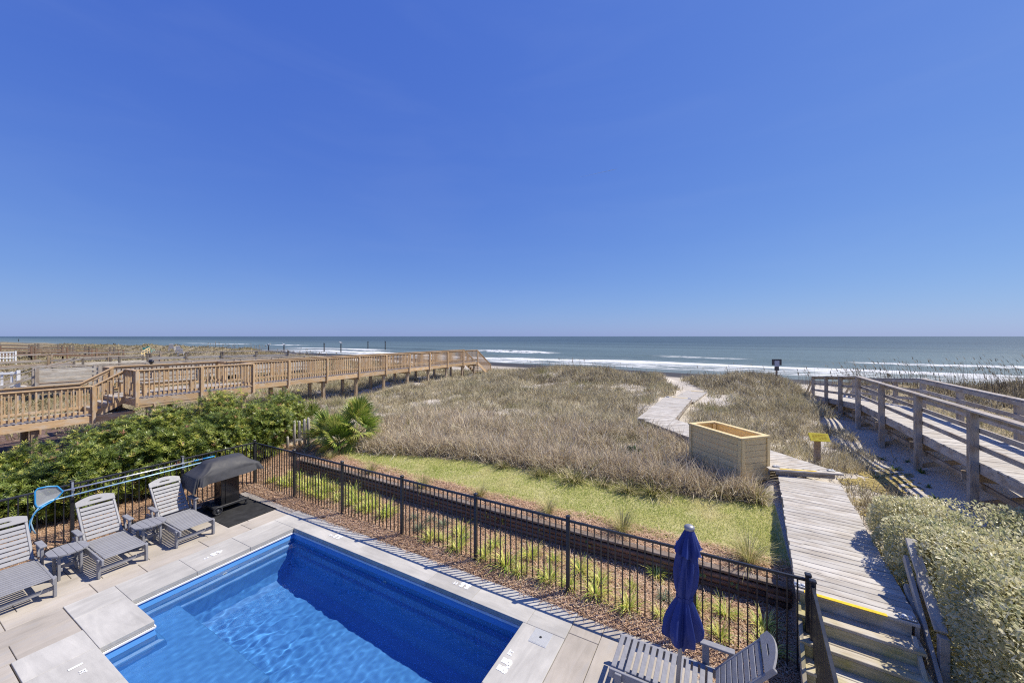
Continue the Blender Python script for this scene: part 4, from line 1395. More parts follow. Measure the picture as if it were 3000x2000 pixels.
# ------------------------------------------------------------------ sun loungers and side tables
def make_lounger(label):
    """x from the foot (0) to the head, y across"""
    T = Thing('sun_lounger', (0, 0, 0), label, 'lounger', 'grey sun loungers on the pool deck')
    W = 0.60; HS = 0.34; SL = 1.08
    A = lambda n, L, w, t, p, R=None, b=0.004, parent=None: T.add(n, box_mesh(L, w, t, M_POLY, b), Matrix.Translation(p) @ (R or Matrix.Identity(4)), parent, local=True)
    RY = Matrix.Rotation(math.pi / 2, 4, 'Y'); RZ = Matrix.Rotation(math.pi / 2, 4, 'Z')
    for y in (-W / 2 + 0.015, W / 2 - 0.015):
        A('side_rail', 1.62, 0.032, 0.10, (0.80, y, HS - 0.06))
    for i in range(14):
        A('seat_slat', W - 0.075, 0.053, 0.014, (0.035 + i * 0.0765, 0, HS - 0.002), RZ)
    for y in (-W / 2 - 0.012, W / 2 + 0.012):
        A('leg', HS - 0.02, 0.075, 0.035, (0.10, y, (HS - 0.02) / 2), RY @ Matrix.Rotation(math.pi / 2, 4, 'X'))
        A('leg', 0.54, 0.075, 0.035, (0.98, y + math.copysign(0.02, y), 0.27), RY @ Matrix.Rotation(math.pi / 2, 4, 'X'))
        A('leg', 0.27, 0.07, 0.035, (1.52, y, 0.135), RY @ Matrix.Rotation(math.pi / 2, 4, 'X'))
        A('armrest', 0.36, 0.085, 0.026, (1.10, y + math.copysign(0.03, y), 0.555))
        A('arm_brace', 0.24, 0.03, 0.06, (1.22, y + math.copysign(0.018, y), 0.43), RY @ Matrix.Rotation(math.radians(20), 4, 'Y'))
    A('stretcher', W, 0.03, 0.06, (0.13, 0, 0.13), RZ)
    A('stretcher', W, 0.03, 0.06, (1.5, 0, 0.12), RZ)
    an = math.radians(50)
    BR = Matrix.Translation((SL + 0.01, 0, HS + 0.0)) @ Matrix.Rotation(-an, 4, 'Y')
    for y in (-W / 2 + 0.05, W / 2 - 0.05):
        T.add('back_rail', box_mesh(0.80, 0.036, 0.045, M_POLY, 0.006), BR @ Matrix.Translation((0.40, y, 0)), local=True)
    for i in range(8):
        T.add('back_slat', box_mesh(W - 0.14, 0.068, 0.02, M_POLY, 0.004), BR @ Matrix.Translation((0.05 + i * 0.083, 0, 0.012)) @ RZ, local=True)
    # arched headboard with a hand slot: two halves round the slot
    n = 16
    V, F = [], []
    for z in (0.0, 0.022):
        for i in range(n + 1):
            y = -(W / 2 - 0.03) + (W - 0.06) * i / n
            arch = 0.075 * (1 - (2 * i / n - 1) ** 2)
            slot = abs(y) < 0.085
            x0, x1, x2 = 0.70, 0.765 if slot else 0.775, 0.79 if slot else 0.775
            V += [(x0, y, z), (x1, y, z), (x2, y, z), (0.80 + arch, y, z)]
    m = (n + 1) * 4
    for i in range(n):
        a = i * 4; b = a + 4
        for k in (0, 2):
            F += [(a + k, a + k + 1, b + k + 1, b + k), (m + a + k, m + b + k, m + b + k + 1, m + a + k + 1)]
        F += [(a, b, m + b, m + a), (a + 3, m + a + 3, m + b + 3, b + 3), (a + 1, m + a + 1, m + b + 1, b + 1), (a + 2, b + 2, m + b + 2, m + a + 2)]
    F += [(0, m, m + 1, 1), (2, m + 2, m + 3, 3), (n * 4, n * 4 + 1, m + n * 4 + 1, m + n * 4), (n * 4 + 2, n * 4 + 3, m + n * 4 + 3, m + n * 4 + 2)]
    me = bpy.data.meshes.new('headboard'); me.from_pydata(V, [], F); me.materials.append(M_POLY); me.update()
    bm = bmesh.new(); bm.from_mesh(me); bmesh.ops.recalc_face_normals(bm, faces=bm.faces); bm.to_mesh(me); bm.free()
    T.add('headboard', me, BR @ Matrix.Translation((0.0, 0, 0.012)), local=True)
    return T


L0 = make_lounger('grey slatted sun lounger between the two oval side tables')


def place(o, u, v, rz, label=None):
    o.matrix_basis = Matrix.Translation((u, v, 0.002)) @ Matrix.Rotation(rz, 4, 'Z')
    if label: o['label'] = label
    return o


place(L0.o, -9.36, 2.60, math.pi)
place(copy_tree(L0.o), -9.38, 3.68, math.pi, 'grey slatted sun lounger beside the covered grill')
place(copy_tree(L0.o), -9.34, 1.48, math.pi, 'grey slatted sun lounger cut by the photo edge, nearest the pool net')
place(copy_tree(L0.o), -1.14, 4.72, 0.0, 'grey slatted sun lounger under the closed navy umbrella')


def make_table(label):
    T = Thing('side_table', (0, 0, 0), label, 'side table', 'grey side tables between the loungers')
    H = 0.45; R = 0.245
    nb = 5
    for i in range(nb):
        y0 = -R + 2 * R * i / nb + 0.003; y1 = -R + 2 * R * (i + 1) / nb - 0.003
        # board along x with ends following the oval
        ys = np.linspace(y0, y1, 6)
        xs = [0.25 * math.sqrt(max(0.0, 1 - (y / (R + 0.012)) ** 2)) ** 0.75 for y in ys]
        P = [(x, y) for x, y in zip(xs, ys)] + [(-x, y) for x, y in reversed(list(zip(xs, ys)))]
        n = len(P)
        V = [(x, y, H - 0.024) for x, y in P] + [(x, y, H) for x, y in P]
        F = [tuple(range(n - 1, -1, -1)), tuple(range(n, 2 * n))] + [(k, (k + 1) % n, n + (k + 1) % n, n + k) for k in range(n)]
        me = bpy.data.meshes.new('top_board'); me.from_pydata(V, [], F); me.materials.append(M_POLY)
        T.add('top_board', me, local=True)
    for x in (-0.14, 0.14):
        for y in (-0.13, 0.13):
            T.add('leg', box_mesh(0.05, 0.035, H - 0.026, M_POLY, 0.004), Matrix.Translation((x, y, (H - 0.026) / 2)), local=True)
    for y in (-0.10, 0.10):
        T.add('stretcher', box_mesh(0.30, 0.024, 0.05, M_POLY, 0.003), Matrix.Translation((0, y, 0.17)), local=True)
        T.add('apron', box_mesh(0.32, 0.024, 0.05, M_POLY, 0.003), Matrix.Translation((0, y, H - 0.052)), local=True)
    T.add('stretcher', box_mesh(0.024, 0.175, 0.05, M_POLY, 0.003), Matrix.Translation((0, 0, 0.17)), local=True)
    return T


t0 = make_table('grey oval side table touching the lounger at the photo edge')
place(t0.o, -10.12, 2.07, 0)
place(copy_tree(t0.o), -10.10, 3.15, 0, 'grey oval side table next to the lounger beside the grill')

# ------------------------------------------------------------------ grill under its cover, mat
gm = Thing('rubber_mat', (-10.33, 4.8, 0.0), 'black rubber mat under the covered grill', 'mat')
slab(gm, 'mat_sheet', -11.15, -9.47, 4.28, 5.31, 0.002, 0.010, M_MAT, 0.003)
for a, b, c, d in ((-11.15, -11.12, 4.28, 5.31), (-9.50, -9.47, 4.28, 5.31), (-11.12, -9.50, 4.28, 4.31), (-11.12, -9.50, 5.28, 5.31)):
    slab(gm, 'raised_edge', a, b, c, d, 0.010, 0.014, M_MAT)
slab(gm, 'raised_seam', -10.30, -10.26, 4.31, 5.28, 0.010, 0.013, M_MAT)

GR = Thing('gas_grill', (-10.55, 4.75, 0.012), 'gas grill on a wheeled pedestal under a black fitted cover', 'grill')
GU, GV = -10.60, 4.74
slab(GR, 'pedestal', GU - 0.19, GU + 0.17, GV - 0.18, GV + 0.20, 0.17, 0.86, M_BLACKGLOSS, 0.012, 2)
slab(GR, 'pedestal_panel', GU + 0.171, GU + 0.185, GV - 0.10, GV + 0.17, 0.19, 0.84, M_BLACKGLOSS, 0.004)
for x in (-0.20, 0.20):
    bar(GR, 'base_rail', (GU + x, GV - 0.36, 0.155), (GU + x, GV + 0.40, 0.155), 0.06, 0.05, M_TYRE, 0.006)
slab(GR, 'base_tray', GU - 0.17, GU + 0.17, GV - 0.34, GV + 0.36, 0.13, 0.165, M_TYRE, 0.004)
wh = lathe_mesh([(0.02, -0.028), (0.085, -0.028), (0.098, -0.020), (0.098, 0.020), (0.085, 0.028), (0.075, 0.028), (0.072, 0.012), (0.03, 0.012), (0.026, 0.03), (0.005, 0.032)], M_TYRE, 24)
for x in (-0.27, 0.27):
    wM = Matrix.Translation((GU + x, GV - 0.30, 0.112)) @ Matrix.Rotation(math.pi / 2 if x > 0 else -math.pi / 2, 4, 'Y')
    wo = GR.add('wheel', wh, wM)
    for k in range(5):
        GR.add('spoke', box_mesh(0.05, 0.016, 0.01, M_TYRE), wM @ Matrix.Rotation(k * 2 * math.pi / 5, 4, 'Z') @ Matrix.Translation((0.05, 0, 0.016)), (wo, wM))
    GR.add('hub', lathe_mesh([(0.022, 0.01), (0.02, 0.034)], M_STEEL, 10), wM, (wo, wM))
bar(GR, 'axle', (GU - 0.25, GV - 0.30, 0.112), (GU + 0.25, GV - 0.30, 0.112), 0.02, 0.02, M_STEEL)
for x in (-0.2, 0.2):
    GR.add('caster', lathe_mesh([(0.012, -0.014), (0.034, -0.014), (0.036, 0), (0.034, 0.014), (0.012, 0.014)], M_TYRE, 12), Matrix.Translation((GU + x, GV + 0.34, 0.05)) @ Matrix.Rotation(math.pi / 2, 4, 'Y'))
    slab(GR, 'caster_fork', GU + x - 0.02, GU + x + 0.02, GV + 0.325, GV + 0.355, 0.085, 0.132, M_TYRE)
slab(GR, 'firebox', GU - 0.24, GU + 0.24, GV - 0.55, GV + 0.52, 0.84, 1.02, M_BLACKGLOSS, 0.02)
# draped cover
na, nl = 120, 18
V, F = [], []
hx, hy = 0.36, 0.70
for l in range(nl + 1):
    t = l / nl
    for a in range(na):
        th = 2 * math.pi * a / na
        ca, sa = math.cos(th), math.sin(th)
        pw = 0.22 if t < 0.6 else 0.30
        ex = math.copysign(abs(ca) ** pw, ca); ey = math.copysign(abs(sa) ** pw, sa)
        if t < 0.55:                                    # skirt, from hem to shoulder
            s = t / 0.55
            z = 0.83 + 0.20 * s
            sx, sy = hx + 0.05 - 0.05 * s, hy + 0.03 - 0.06 * s
            fold = 0.030 * (1 - s) * math.sin(th * 9 + 1.3 * math.sin(th * 3)) + 0.014 * (1 - s) * math.sin(th * 21 + 2)
            z += (1 - s) * (0.035 * math.sin(th * 2 + 0.6) + 0.02 * math.sin(th * 7) - (0.10 if math.sin(th) < -0.8 else 0))
        elif t < 0.9:                                   # slope up to the hood
            s = (t - 0.55) / 0.35
            z = 1.03 + 0.23 * s ** 0.8
            sx, sy = hx - 0.19 * s ** 1.15, hy - 0.03 - 0.30 * s ** 0.9
            fold = 0.012 * (1 - s) * math.sin(th * 9 + 1.3 * math.sin(th * 3)) * (1 - s) + 0.006 * math.sin(th * 6 + 4 * s)
        else:
            s = (t - 0.9) / 0.1
            z = 1.26 + 0.015 * math.sin(s * math.pi / 2)
            sx, sy = (hx - 0.19) * (1 - s), (hy - 0.33) * (1 - s)
            fold = 0
        # sag at the ends, as over side shelves
        if 0.5 < t < 0.9: z -= 0.05 * max(0, abs(ey) - 0.75) / 0.25 * math.sin((t - 0.5) / 0.4 * math.pi)
        V.append((GU + ex * (sx + fold), GV + 0.0 + ey * (sy + fold) - 0.06, z))
for l in range(nl):
    for a in range(na):
        F.append((l * na + a, l * na + (a + 1) % na, (l + 1) * na + (a + 1) % na, (l + 1) * na + a))
me = bpy.data.meshes.new('grill_cover'); me.from_pydata(V, [], F); me.polygons.foreach_set('use_smooth', [True] * len(F)); me.materials.append(M_COVER)
GR.add('grill_cover', me)

# ------------------------------------------------------------------ closed umbrella
UB = Thing('closed_umbrella', (-0.40, 4.3, 0), 'closed navy blue patio umbrella tied at the waist, leaning slightly', 'umbrella')
ub0 = Vector((-0.437, 4.29, 0)); ub1 = Vector((-0.29, 4.36, 2.20))
ax = (ub1 - ub0).normalized()
UB.add('pole', tube_mesh([ub0, ub1], 0.021, M_UMBPOLE, 14))
UB.add('base_plate', lathe_mesh([(0.26, 0.004), (0.27, 0.03), (0.25, 0.06), (0.06, 0.08), (0.04, 0.22)], M_TYRE, 24), Matrix.Translation(ub0))
ru = np.random.default_rng(3)


def drape(prof, nf, amp, seed, n=96):
    """folded cloth round the pole: prof = (height, radius, fold depth)"""
    rr = np.random.default_rng(seed)
    ph = rr.uniform(0, 6.28, 6)
    V, F = [], []
    Z = Vector((0, 0, 1)); X = Vector((1, 0, 0)); Y = Vector((0, 1, 0))
    for (z, r, fd) in prof:
        for j in range(n):
            a = 2 * math.pi * j / n
            tw = 0.25 * math.sin(z * 4 + ph[0])
            s = math.sin(nf * (a + tw) + ph[1])
            f = math.copysign(abs(s) ** 0.6, s)
            rad = r * (1 + fd * (0.72 * f + 0.28 * math.sin((nf * 2 + 1) * a + ph[2] + z * 3)) + 0.10 * math.sin(a * 2 + ph[3] + z))
            c = ub0 + ax * (z / ax.z)
            zz = z
            V.append((c.x + rad * math.cos(a), c.y + rad * math.sin(a), zz + (amp * (s * 0.5 + 0.35 * math.sin(a + ph[4])) if (z, r, fd) == prof[-1] else 0)))
    for i in range(len(prof) - 1):
        for j in range(n):
            F.append((i * n + j, i * n + (j + 1) % n, (i + 1) * n + (j + 1) % n, (i + 1) * n + j))
    me = bpy.data.meshes.new('canopy'); me.from_pydata(V, [], F); me.polygons.foreach_set('use_smooth', [True] * len(F)); me.materials.append(M_NAVY)
    return me


def dense(ctrl, n):
    z = np.linspace(ctrl[0][0], ctrl[-1][0], n)
    zs_ = [c[0] for c in ctrl][::-1]
    return [(float(a), float(np.interp(a, zs_, [c[1] for c in ctrl][::-1])), float(np.interp(a, zs_, [c[2] for c in ctrl][::-1]))) for a in z]


UB.add('canopy', drape(dense([(2.10, 0.05, 0.1), (1.98, 0.078, 0.3), (1.75, 0.092, 0.34), (1.58, 0.082, 0.36), (1.50, 0.062, 0.28), (1.46, 0.062, 0.28), (1.40, 0.085, 0.34), (1.26, 0.13, 0.40), (1.16, 0.150, 0.42), (1.06, 0.138, 0.5)], 30), 6, 0.10, 8))
UB.add('vent_flap', drape(dense([(2.195, 0.04, 0.05), (2.15, 0.055, 0.2), (2.05, 0.09, 0.30), (1.96, 0.122, 0.34)], 12), 6, 0.05, 5))
UB.add('tie_band', drape(dense([(1.497, 0.068, 0.25), (1.463, 0.068, 0.25)], 4), 6, 0.0, 8))
UB.add('finial', lathe_mesh([(0.045, -0.02), (0.052, 0.0), (0.050, 0.018), (0.03, 0.032), (0.004, 0.036)], M_UMBPOLE, 18), Matrix.Translation(ub0 + ax * (2.20 / ax.z)))

# ------------------------------------------------------------------ pool net and vacuum pole on the fence
UP = FU + 0.075
PN_ = Thing('pool_net', (UP, 3.2, 1.13), 'blue framed pool skimmer net on a long white pole hung along the fence', 'pool net')
PN_.add('pole', tube_mesh([(UP, 2.26, 1.125), (UP, 3.4, 1.115), (UP, 4.62, 1.105)], 0.016, M_ALU, 10))
PN_.add('grip', tube_mesh([(UP, 4.60, 1.105), (UP, 4.86, 1.103)], 0.017, M_BLUEPLASTIC, 10))
PN_.add('collar', tube_mesh([(UP, 4.42, 1.106), (UP, 4.52, 1.106)], 0.018, M_BLUEPLASTIC, 10))
ring = [(UP + 0.02, 2.28, 1.125), (UP + 0.03, 2.20, 1.255), (UP + 0.035, 2.08, 1.29), (UP + 0.04, 1.96, 1.295), (UP + 0.045, 1.925, 1.25), (UP + 0.05, 1.925, 1.02), (UP + 0.05, 1.945, 0.95), (UP + 0.05, 2.00, 0.93), (UP + 0.04, 2.10, 0.96), (UP + 0.03, 2.21, 1.03)]
rf = PN_.add('net_frame', tube_mesh(ring, 0.014, M_BLUEPLASTIC, 8, True))
cen = Vector((UP + 0.04, 2.08, 1.10))
V = [tuple(cen + Vector((-0.03, 0, 0)))] + ring
me = bpy.data.meshes.new('net'); me.from_pydata(V, [], [(0, i + 1, (i + 1) % len(ring) + 1) for i in range(len(ring))]); me.materials.append(M_NET)
PN_.add('net', me)
PV_ = Thing('vacuum_pole', (UP, 3.2, 1.0), 'pale blue pool pole with a bent hooked end hanging below the net', 'pool pole')
PV_.add('pole', tube_mesh([(UP + 0.03, 2.3, 1.0), (UP + 0.03, 4.84, 1.03)], 0.015, M_POLEBLUE, 10))
PV_.add('hooked_end', tube_mesh([(UP + 0.03, 2.3, 1.0), (UP + 0.035, 2.12, 1.005), (UP + 0.05, 1.98, 0.95), (UP + 0.06, 1.90, 0.82), (UP + 0.065, 1.87, 0.68), (UP + 0.06, 1.895, 0.55), (UP + 0.055, 1.93, 0.45)], 0.0125, M_POLEBLUE, 8))
PV_.add('hooked_end', tube_mesh([(UP + 0.055, 2.10, 0.975), (UP + 0.075, 1.94, 0.88), (UP + 0.085, 1.86, 0.74), (UP + 0.09, 1.845, 0.62), (UP + 0.08, 1.87, 0.5)], 0.009, M_BLUEPLASTIC, 8))
for v in (2.42, 4.22):
    T = Thing('pole_hook', (FU + 0.03, v, 1.1), 'small metal double hook on the fence post, ' + ('nearest the net' if v < 3 else 'beside the grill cover'), 'hook', 'hooks holding the pool poles')
    T.add('hook_plate', box_mesh(0.008, 0.03, 0.30, M_ALU), Matrix.Translation((FU + 0.034, v, 1.10)))
    for z in (1.088, 0.995):
        T.add('hook_arm', tube_mesh([(FU + 0.036, v, z), (UP + 0.02, v, z - 0.012), (UP + 0.055, v, z), (UP + 0.06, v, z + 0.03)], 0.006, M_ALU, 6))

# ------------------------------------------------------------------ low weathered pickets by the palms
pp = [at(842, 1318, 0.33), at(862, 1315, 0.33), at(877, 1309, 0.35), at(892, 1306, 0.37), at(903, 1304, 0.38)]
LP = Thing('old_picket_fence', (*pp[1], 0.3), 'short run of old grey round-top pickets beside the palmettos', 'fence')
for i, (a, b) in enumerate(pp):
    g = float(height(a, b)) - 0.1
    hgt = 1.03 + 0.04 * math.sin(i * 2.1) - (0.45 if i == 0 else 0)
    LP.add('picket', lathe_mesh([(0.045, 0), (0.045, hgt - 0.06), (0.036, hgt - 0.02), (0.012, hgt)], M_GREYDECK, 10), Matrix.Translation((a, b, g)))
for z in (0.62,):
    a, b = pp[0], pp[-1]
    bar(LP, 'rail', (a[0] - 0.02, a[1] + 0.05, z), (b[0] - 0.02, b[1] + 0.05, z), 0.04, 0.07, M_GREY)


# ------------------------------------------------------------------ farther boardwalks
def far_walk(name, pts, width, mat, label, railh=1.0, rails=(0.55,), railw=0.14, post=0.13, spacing=2.4, capw=0.17, deckmat=None, postmat=None, capmat=None):
    """pts: (u, v, deck z) along the near edge; the other edge lies 'width' farther"""
    c = Vector(pts[len(pts) // 2])
    T = Thing(name, (c.x, c.y, 0.4), label, 'boardwalk')
    for k in range(len(pts) - 1):
        p0, p1 = Vector(pts[k]), Vector(pts[k + 1])
        d = (p1 - p0).normalized(); r = Vector((-d.y, d.x, 0)).normalized() * width
        L = (p1 - p0).length
        m = (p0 + p1) / 2 + r / 2
        M, _ = frame(p0 + r / 2 - Vector((0, 0, 0.02)), p1 + r / 2 - Vector((0, 0, 0.02)))
        T.add('deck', box_mesh(L, width, 0.04, deckmat or M_PILE), M)
        n = max(1, round(L / spacing))
        for q in (Vector(), r):
            bar(T, 'rail_cap', p0 + q + Vector((0, 0, railh)), p1 + q + Vector((0, 0, railh)), capw, 0.045, capmat or mat)
            for h in rails:
                bar(T, 'rail', p0 + q + Vector((0, 0, h)), p1 + q + Vector((0, 0, h)), 0.04, railw, mat)
            bar(T, 'rim_board', p0 + q - Vector((0, 0, 0.13)), p1 + q - Vector((0, 0, 0.13)), 0.045, 0.2, mat)
            for i in range(n + 1 if k == len(pts) - 2 else n):
                a = p0.lerp(p1, i / n) + q
                g = float(height(a.x, a.y)) - 0.2
                T.add('post', box_mesh(a.z + railh - 0.03 - g, post, post, postmat or mat), Matrix.Translation((a.x, a.y, (a.z + railh - 0.03 + g) / 2)) @ Matrix.Rotation(math.pi / 2, 4, 'Y'))
    return T


g2 = far_walk('plank_boardwalk', [(-36.4, 6.2, 1.28), (-35.6, 14, 1.28), (-34.2, 22.5, 1.32)], 1.6, M_GREYDECK, 'silver grey boardwalk with plank-sided rails behind the brown boardwalk', 1.0, (0.76, 0.48, 0.20), 0.185, 0.17, 3.0, capmat=M_GREY, postmat=M_GREY)
# its steps down towards the white gate
for q in (0, -1.6):
    bar(g2, 'stair_handrail', (-36.45 + q, 6.15, 2.2), (-36.8 + q, 3.4, 1.1), 0.16, 0.05, M_GREY)
    bar(g2, 'stair_handrail', (-36.45 + q, 6.15, 1.75), (-36.8 + q, 3.4, 0.65), 0.05, 0.15, M_GREY)
    bar(g2, 'stringer', (-36.45 + q, 6.15, 1.2), (-36.8 + q, 3.4, 0.35), 0.05, 0.2, M_GREY)
for i in range(5):
    t = (i + 0.5) / 5
    slab(g2, 'stair_tread', -38.2, -36.5, 6.1 - 2.6 * t - 0.15, 6.1 - 2.6 * t + 0.15, 1.2 - 0.85 * t, 1.24 - 0.85 * t, M_GREYDECK)
g3 = far_walk('jogged_boardwalk', [(-54.8, 12.2, 1.10), (-55.8, 17.6, 1.12)], 1.5, M_GREYDECK, 'grey boardwalk with open rails and a step-up, lower end section', 1.0, (0.35,), 0.2, 0.15, 3.0, capmat=M_GREY, postmat=M_DTIMBER)
for q in (0, -2.0):
    bar(g3, 'stair_handrail', (-54.8 + q, 12.2, 2.1), (-53.9 + q, 8.9, 0.9), 0.16, 0.05, M_GREY)
    bar(g3, 'stringer', (-54.8 + q, 12.2, 1.0), (-53.9 + q, 8.9, 0.3), 0.05, 0.2, M_GREY)
g3b = far_walk('open_rail_boardwalk', [(-54.2, 16.8, 1.40), (-51.5, 22.5, 1.40), (-48, 28.3, 1.40)], 1.5, M_GREYDECK, 'grey boardwalk with open rails reaching over the dune to the piling line', 1.0, (0.40,), 0.22, 0.15, 3.0, capmat=M_GREY, postmat=M_DTIMBER)
for q in (0, -2.0):
    bar(g3b, 'stair_handrail', (-48 + q, 28.3, 2.4), (-45.5 + q, 31.3, 1.1), 0.16, 0.05, M_GREY)
far_walk('low_rail_boardwalk', [(-59.5, 4.0, 1.2), (-60.2, 11, 1.35), (-57.6, 19.0, 1.45)], 1.8, M_GREY, 'long grey boardwalk with low open rails beyond the plank-sided one', 1.0, (0.35,), 0.16, 0.15, 3.4, postmat=M_PILE)
far_walk('red_boardwalk', [(-80, 6, 2.05), (-80, 10.7, 2.0), (-80, 16.3, 1.68), (-80, 22, 1.15)], 2.0, M_REDWOOD, 'reddish brown boardwalk sloping down through the dunes', 1.0, (0.6, 0.25), 0.11, 0.15, 3.0, deckmat=M_REDWOOD)
far_walk('dark_boardwalk', [(-95, 8, 1.98), (-95, 12.7, 1.95), (-95, 18.8, 1.75), (-95, 28, 1.05)], 2.0, M_DTIMBER, 'dark boardwalk with a thin rail just behind the reddish one', 1.0, (0.5,), 0.12, 0.2, 3.4)
far_walk('distant_boardwalk', [(-116, 10, 2.2), (-116, 15.4, 2.15), (-116, 24.5, 1.4)], 2.2, M_DTIMBER, 'most distant dark boardwalk line below the horizon', 1.0, (0.5,), 0.12, 0.22, 4.0)


def white_fence(u, v, du, dv, n, h, z, label, gate_=False):
    T = Thing('white_picket_fence', (u, v, z), label, 'fence', 'white picket fences')
    a, b = Vector((u, v, z)), Vector((u + du, v + dv, z))
    d = (b - a).normalized()
    for t in (0.0, 1.0):
        q = a.lerp(b, t)
        T.add('post', box_mesh(0.14, 0.14, h + 0.45, M_WHITE), Matrix.Translation((q.x, q.y, z + (h + 0.05) / 2 - 0.2)))
    for hh in (h * 0.93, h * 0.42):
        bar(T, 'rail', a + Vector((0, 0, hh)), b + Vector((0, 0, hh)), 0.05, 0.12, M_WHITE)
    for i in range(n):
        q = a.lerp(b, (i + 0.7) / (n + 0.4)) + Vector((d.y, -d.x, 0)) * 0.045
        T.add('picket', box_mesh(0.10, 0.025, h * 0.97, M_WHITE), Matrix.Translation((q.x, q.y, z + h * 0.5)) @ Matrix.Rotation(math.atan2(d.y, d.x), 4, 'Z'))
    return T


white_fence(-37.0, 5.6, -0.9, -3.2, 9, 1.45, 0.66, 'white picket gate standing at the foot of the plank-sided boardwalk steps')
white_fence(-78.0, 11.6, 0.0, -1.6, 6, 1.35, 0.95, 'small white picket rail farther off, behind the tan brush')


def adirondack(u, v, rz, mat, label, grp):
    g = float(height(u, v))
    T = Thing('beach_chair', (u, v, g), label, 'chair', grp, rz)
    A = lambda n, L, w, t, p, R=None: T.add(n, box_mesh(L, w, t, mat), Matrix.Translation(p) @ (R or Matrix.Identity(4)), local=True)
    A('seat', 0.55, 0.55, 0.05, (0, 0, 0.38), Matrix.Rotation(math.radians(10), 4, 'Y'))
    for i in range(5):
        A('back_slat', 0.85, 0.10, 0.03, (-0.42, -0.22 + i * 0.11, 0.72), Matrix.Rotation(math.radians(65), 4, 'Y'))
    for s_ in (-0.33, 0.33):
        A('armrest', 0.65, 0.13, 0.03, (-0.02, s_, 0.60))
        A('leg', 0.10, 0.05, 0.60, (0.25, s_, 0.30))
        A('leg', 0.10, 0.05, 0.45, (-0.3, s_, 0.22))
    return T


for i, (px_, lb) in enumerate(((430.5, 'turquoise beach chair far off in the dunes, nearer the reddish boardwalk'), (441.5, 'turquoise beach chair far off in the dunes, beside the yellow timber frame'))):
    a, b = at(px_, 1034, 1.35)
    adirondack(a, b, 2.2, M_TEAL, lb, 'turquoise chairs in the dunes')
for px_, py_, lb in ((504, 1036, 'white beach chair alone in the dunes behind the grey rail'), (524, 1038, 'white beach chair of the pair lying low behind the grey rail'), (531, 1039, 'last white beach chair of the pair behind the grey rail')):
    a, b = at(px_, py_, 1.35)
    adirondack(a, b, 2.6, M_WHITE, lb, 'white chairs in the dunes')
a, b = at(438, 1030, 1.6)
fr = Thing('timber_frame', (a, b, 1.0), 'yellow timber stair frame beside the turquoise chairs in the far dunes', 'stair frame')
for i in range(4):
    g = float(height(a + 2.2 * i, b - 1.0 * i))
    slab(fr, 'post', a + 2.2 * i - 0.07, a + 2.2 * i + 0.07, b - 1.0 * i - 0.07, b - 1.0 * i + 0.07, g - 0.2, 2.35 - 0.18 * i, M_NEWPINE)
bar(fr, 'rail', (a, b, 2.3), (a + 6.6, b - 3.0, 1.8), 0.12, 0.1, M_NEWPINE)
bar(fr, 'rail', (a, b, 1.9), (a + 6.6, b - 3.0, 1.4), 0.08, 0.1, M_NEWPINE)


# ------------------------------------------------------------------ pilings in the surf, with birds
def gull(T_name, u, v, z, rz, label):
    T = Thing('sea_bird', (u, v, z), label, 'bird', 'birds perched on the pilings', rz)
    T.o.scale = (1.7, 1.7, 1.7)
    body = lathe_mesh([(0.01, -0.34), (0.07, -0.26), (0.14, -0.08), (0.16, 0.06), (0.11, 0.20), (0.06, 0.27), (0.055, 0.30)], M_BIRD, 12)
    R = Matrix.Translation((0, 0, 0.24)) @ Matrix.Rotation(math.radians(62), 4, 'Y')
    T.add('body', body, R, local=True)
    T.add('head', lathe_mesh([(0.03, -0.08), (0.085, -0.02), (0.09, 0.03), (0.05, 0.09), (0.01, 0.105)], M_BIRD, 12), Matrix.Translation((0.30, 0, 0.44)), local=True)
    T.add('beak', lathe_mesh([(0.03, 0), (0.018, 0.09), (0.004, 0.16)], M_BEAK, 8), Matrix.Translation((0.37, 0, 0.44)) @ Matrix.Rotation(math.radians(100), 4, 'Y'), local=True)
    for s_ in (-1, 1):
        w = bpy.data.meshes.new('wing')
        w.from_pydata([(0.16, 0.13 * s_, 0.34), (0.05, 0.19 * s_, 0.20), (-0.42, 0.07 * s_, 0.17), (-0.10, 0.10 * s_, 0.36), (0.10, 0.10 * s_, 0.22), (-0.38, 0.03 * s_, 0.20)], [], [(0, 1, 2, 3), (4, 1, 0), (5, 2, 1, 4)])
        w.materials.append(M_BIRDGREY)
        T.add('wing', w, local=True)
        T.add('leg', tube_mesh([(0.02, 0.05 * s_, 0.18), (0.03, 0.05 * s_, 0.0)], 0.012, M_BEAK, 6), local=True)


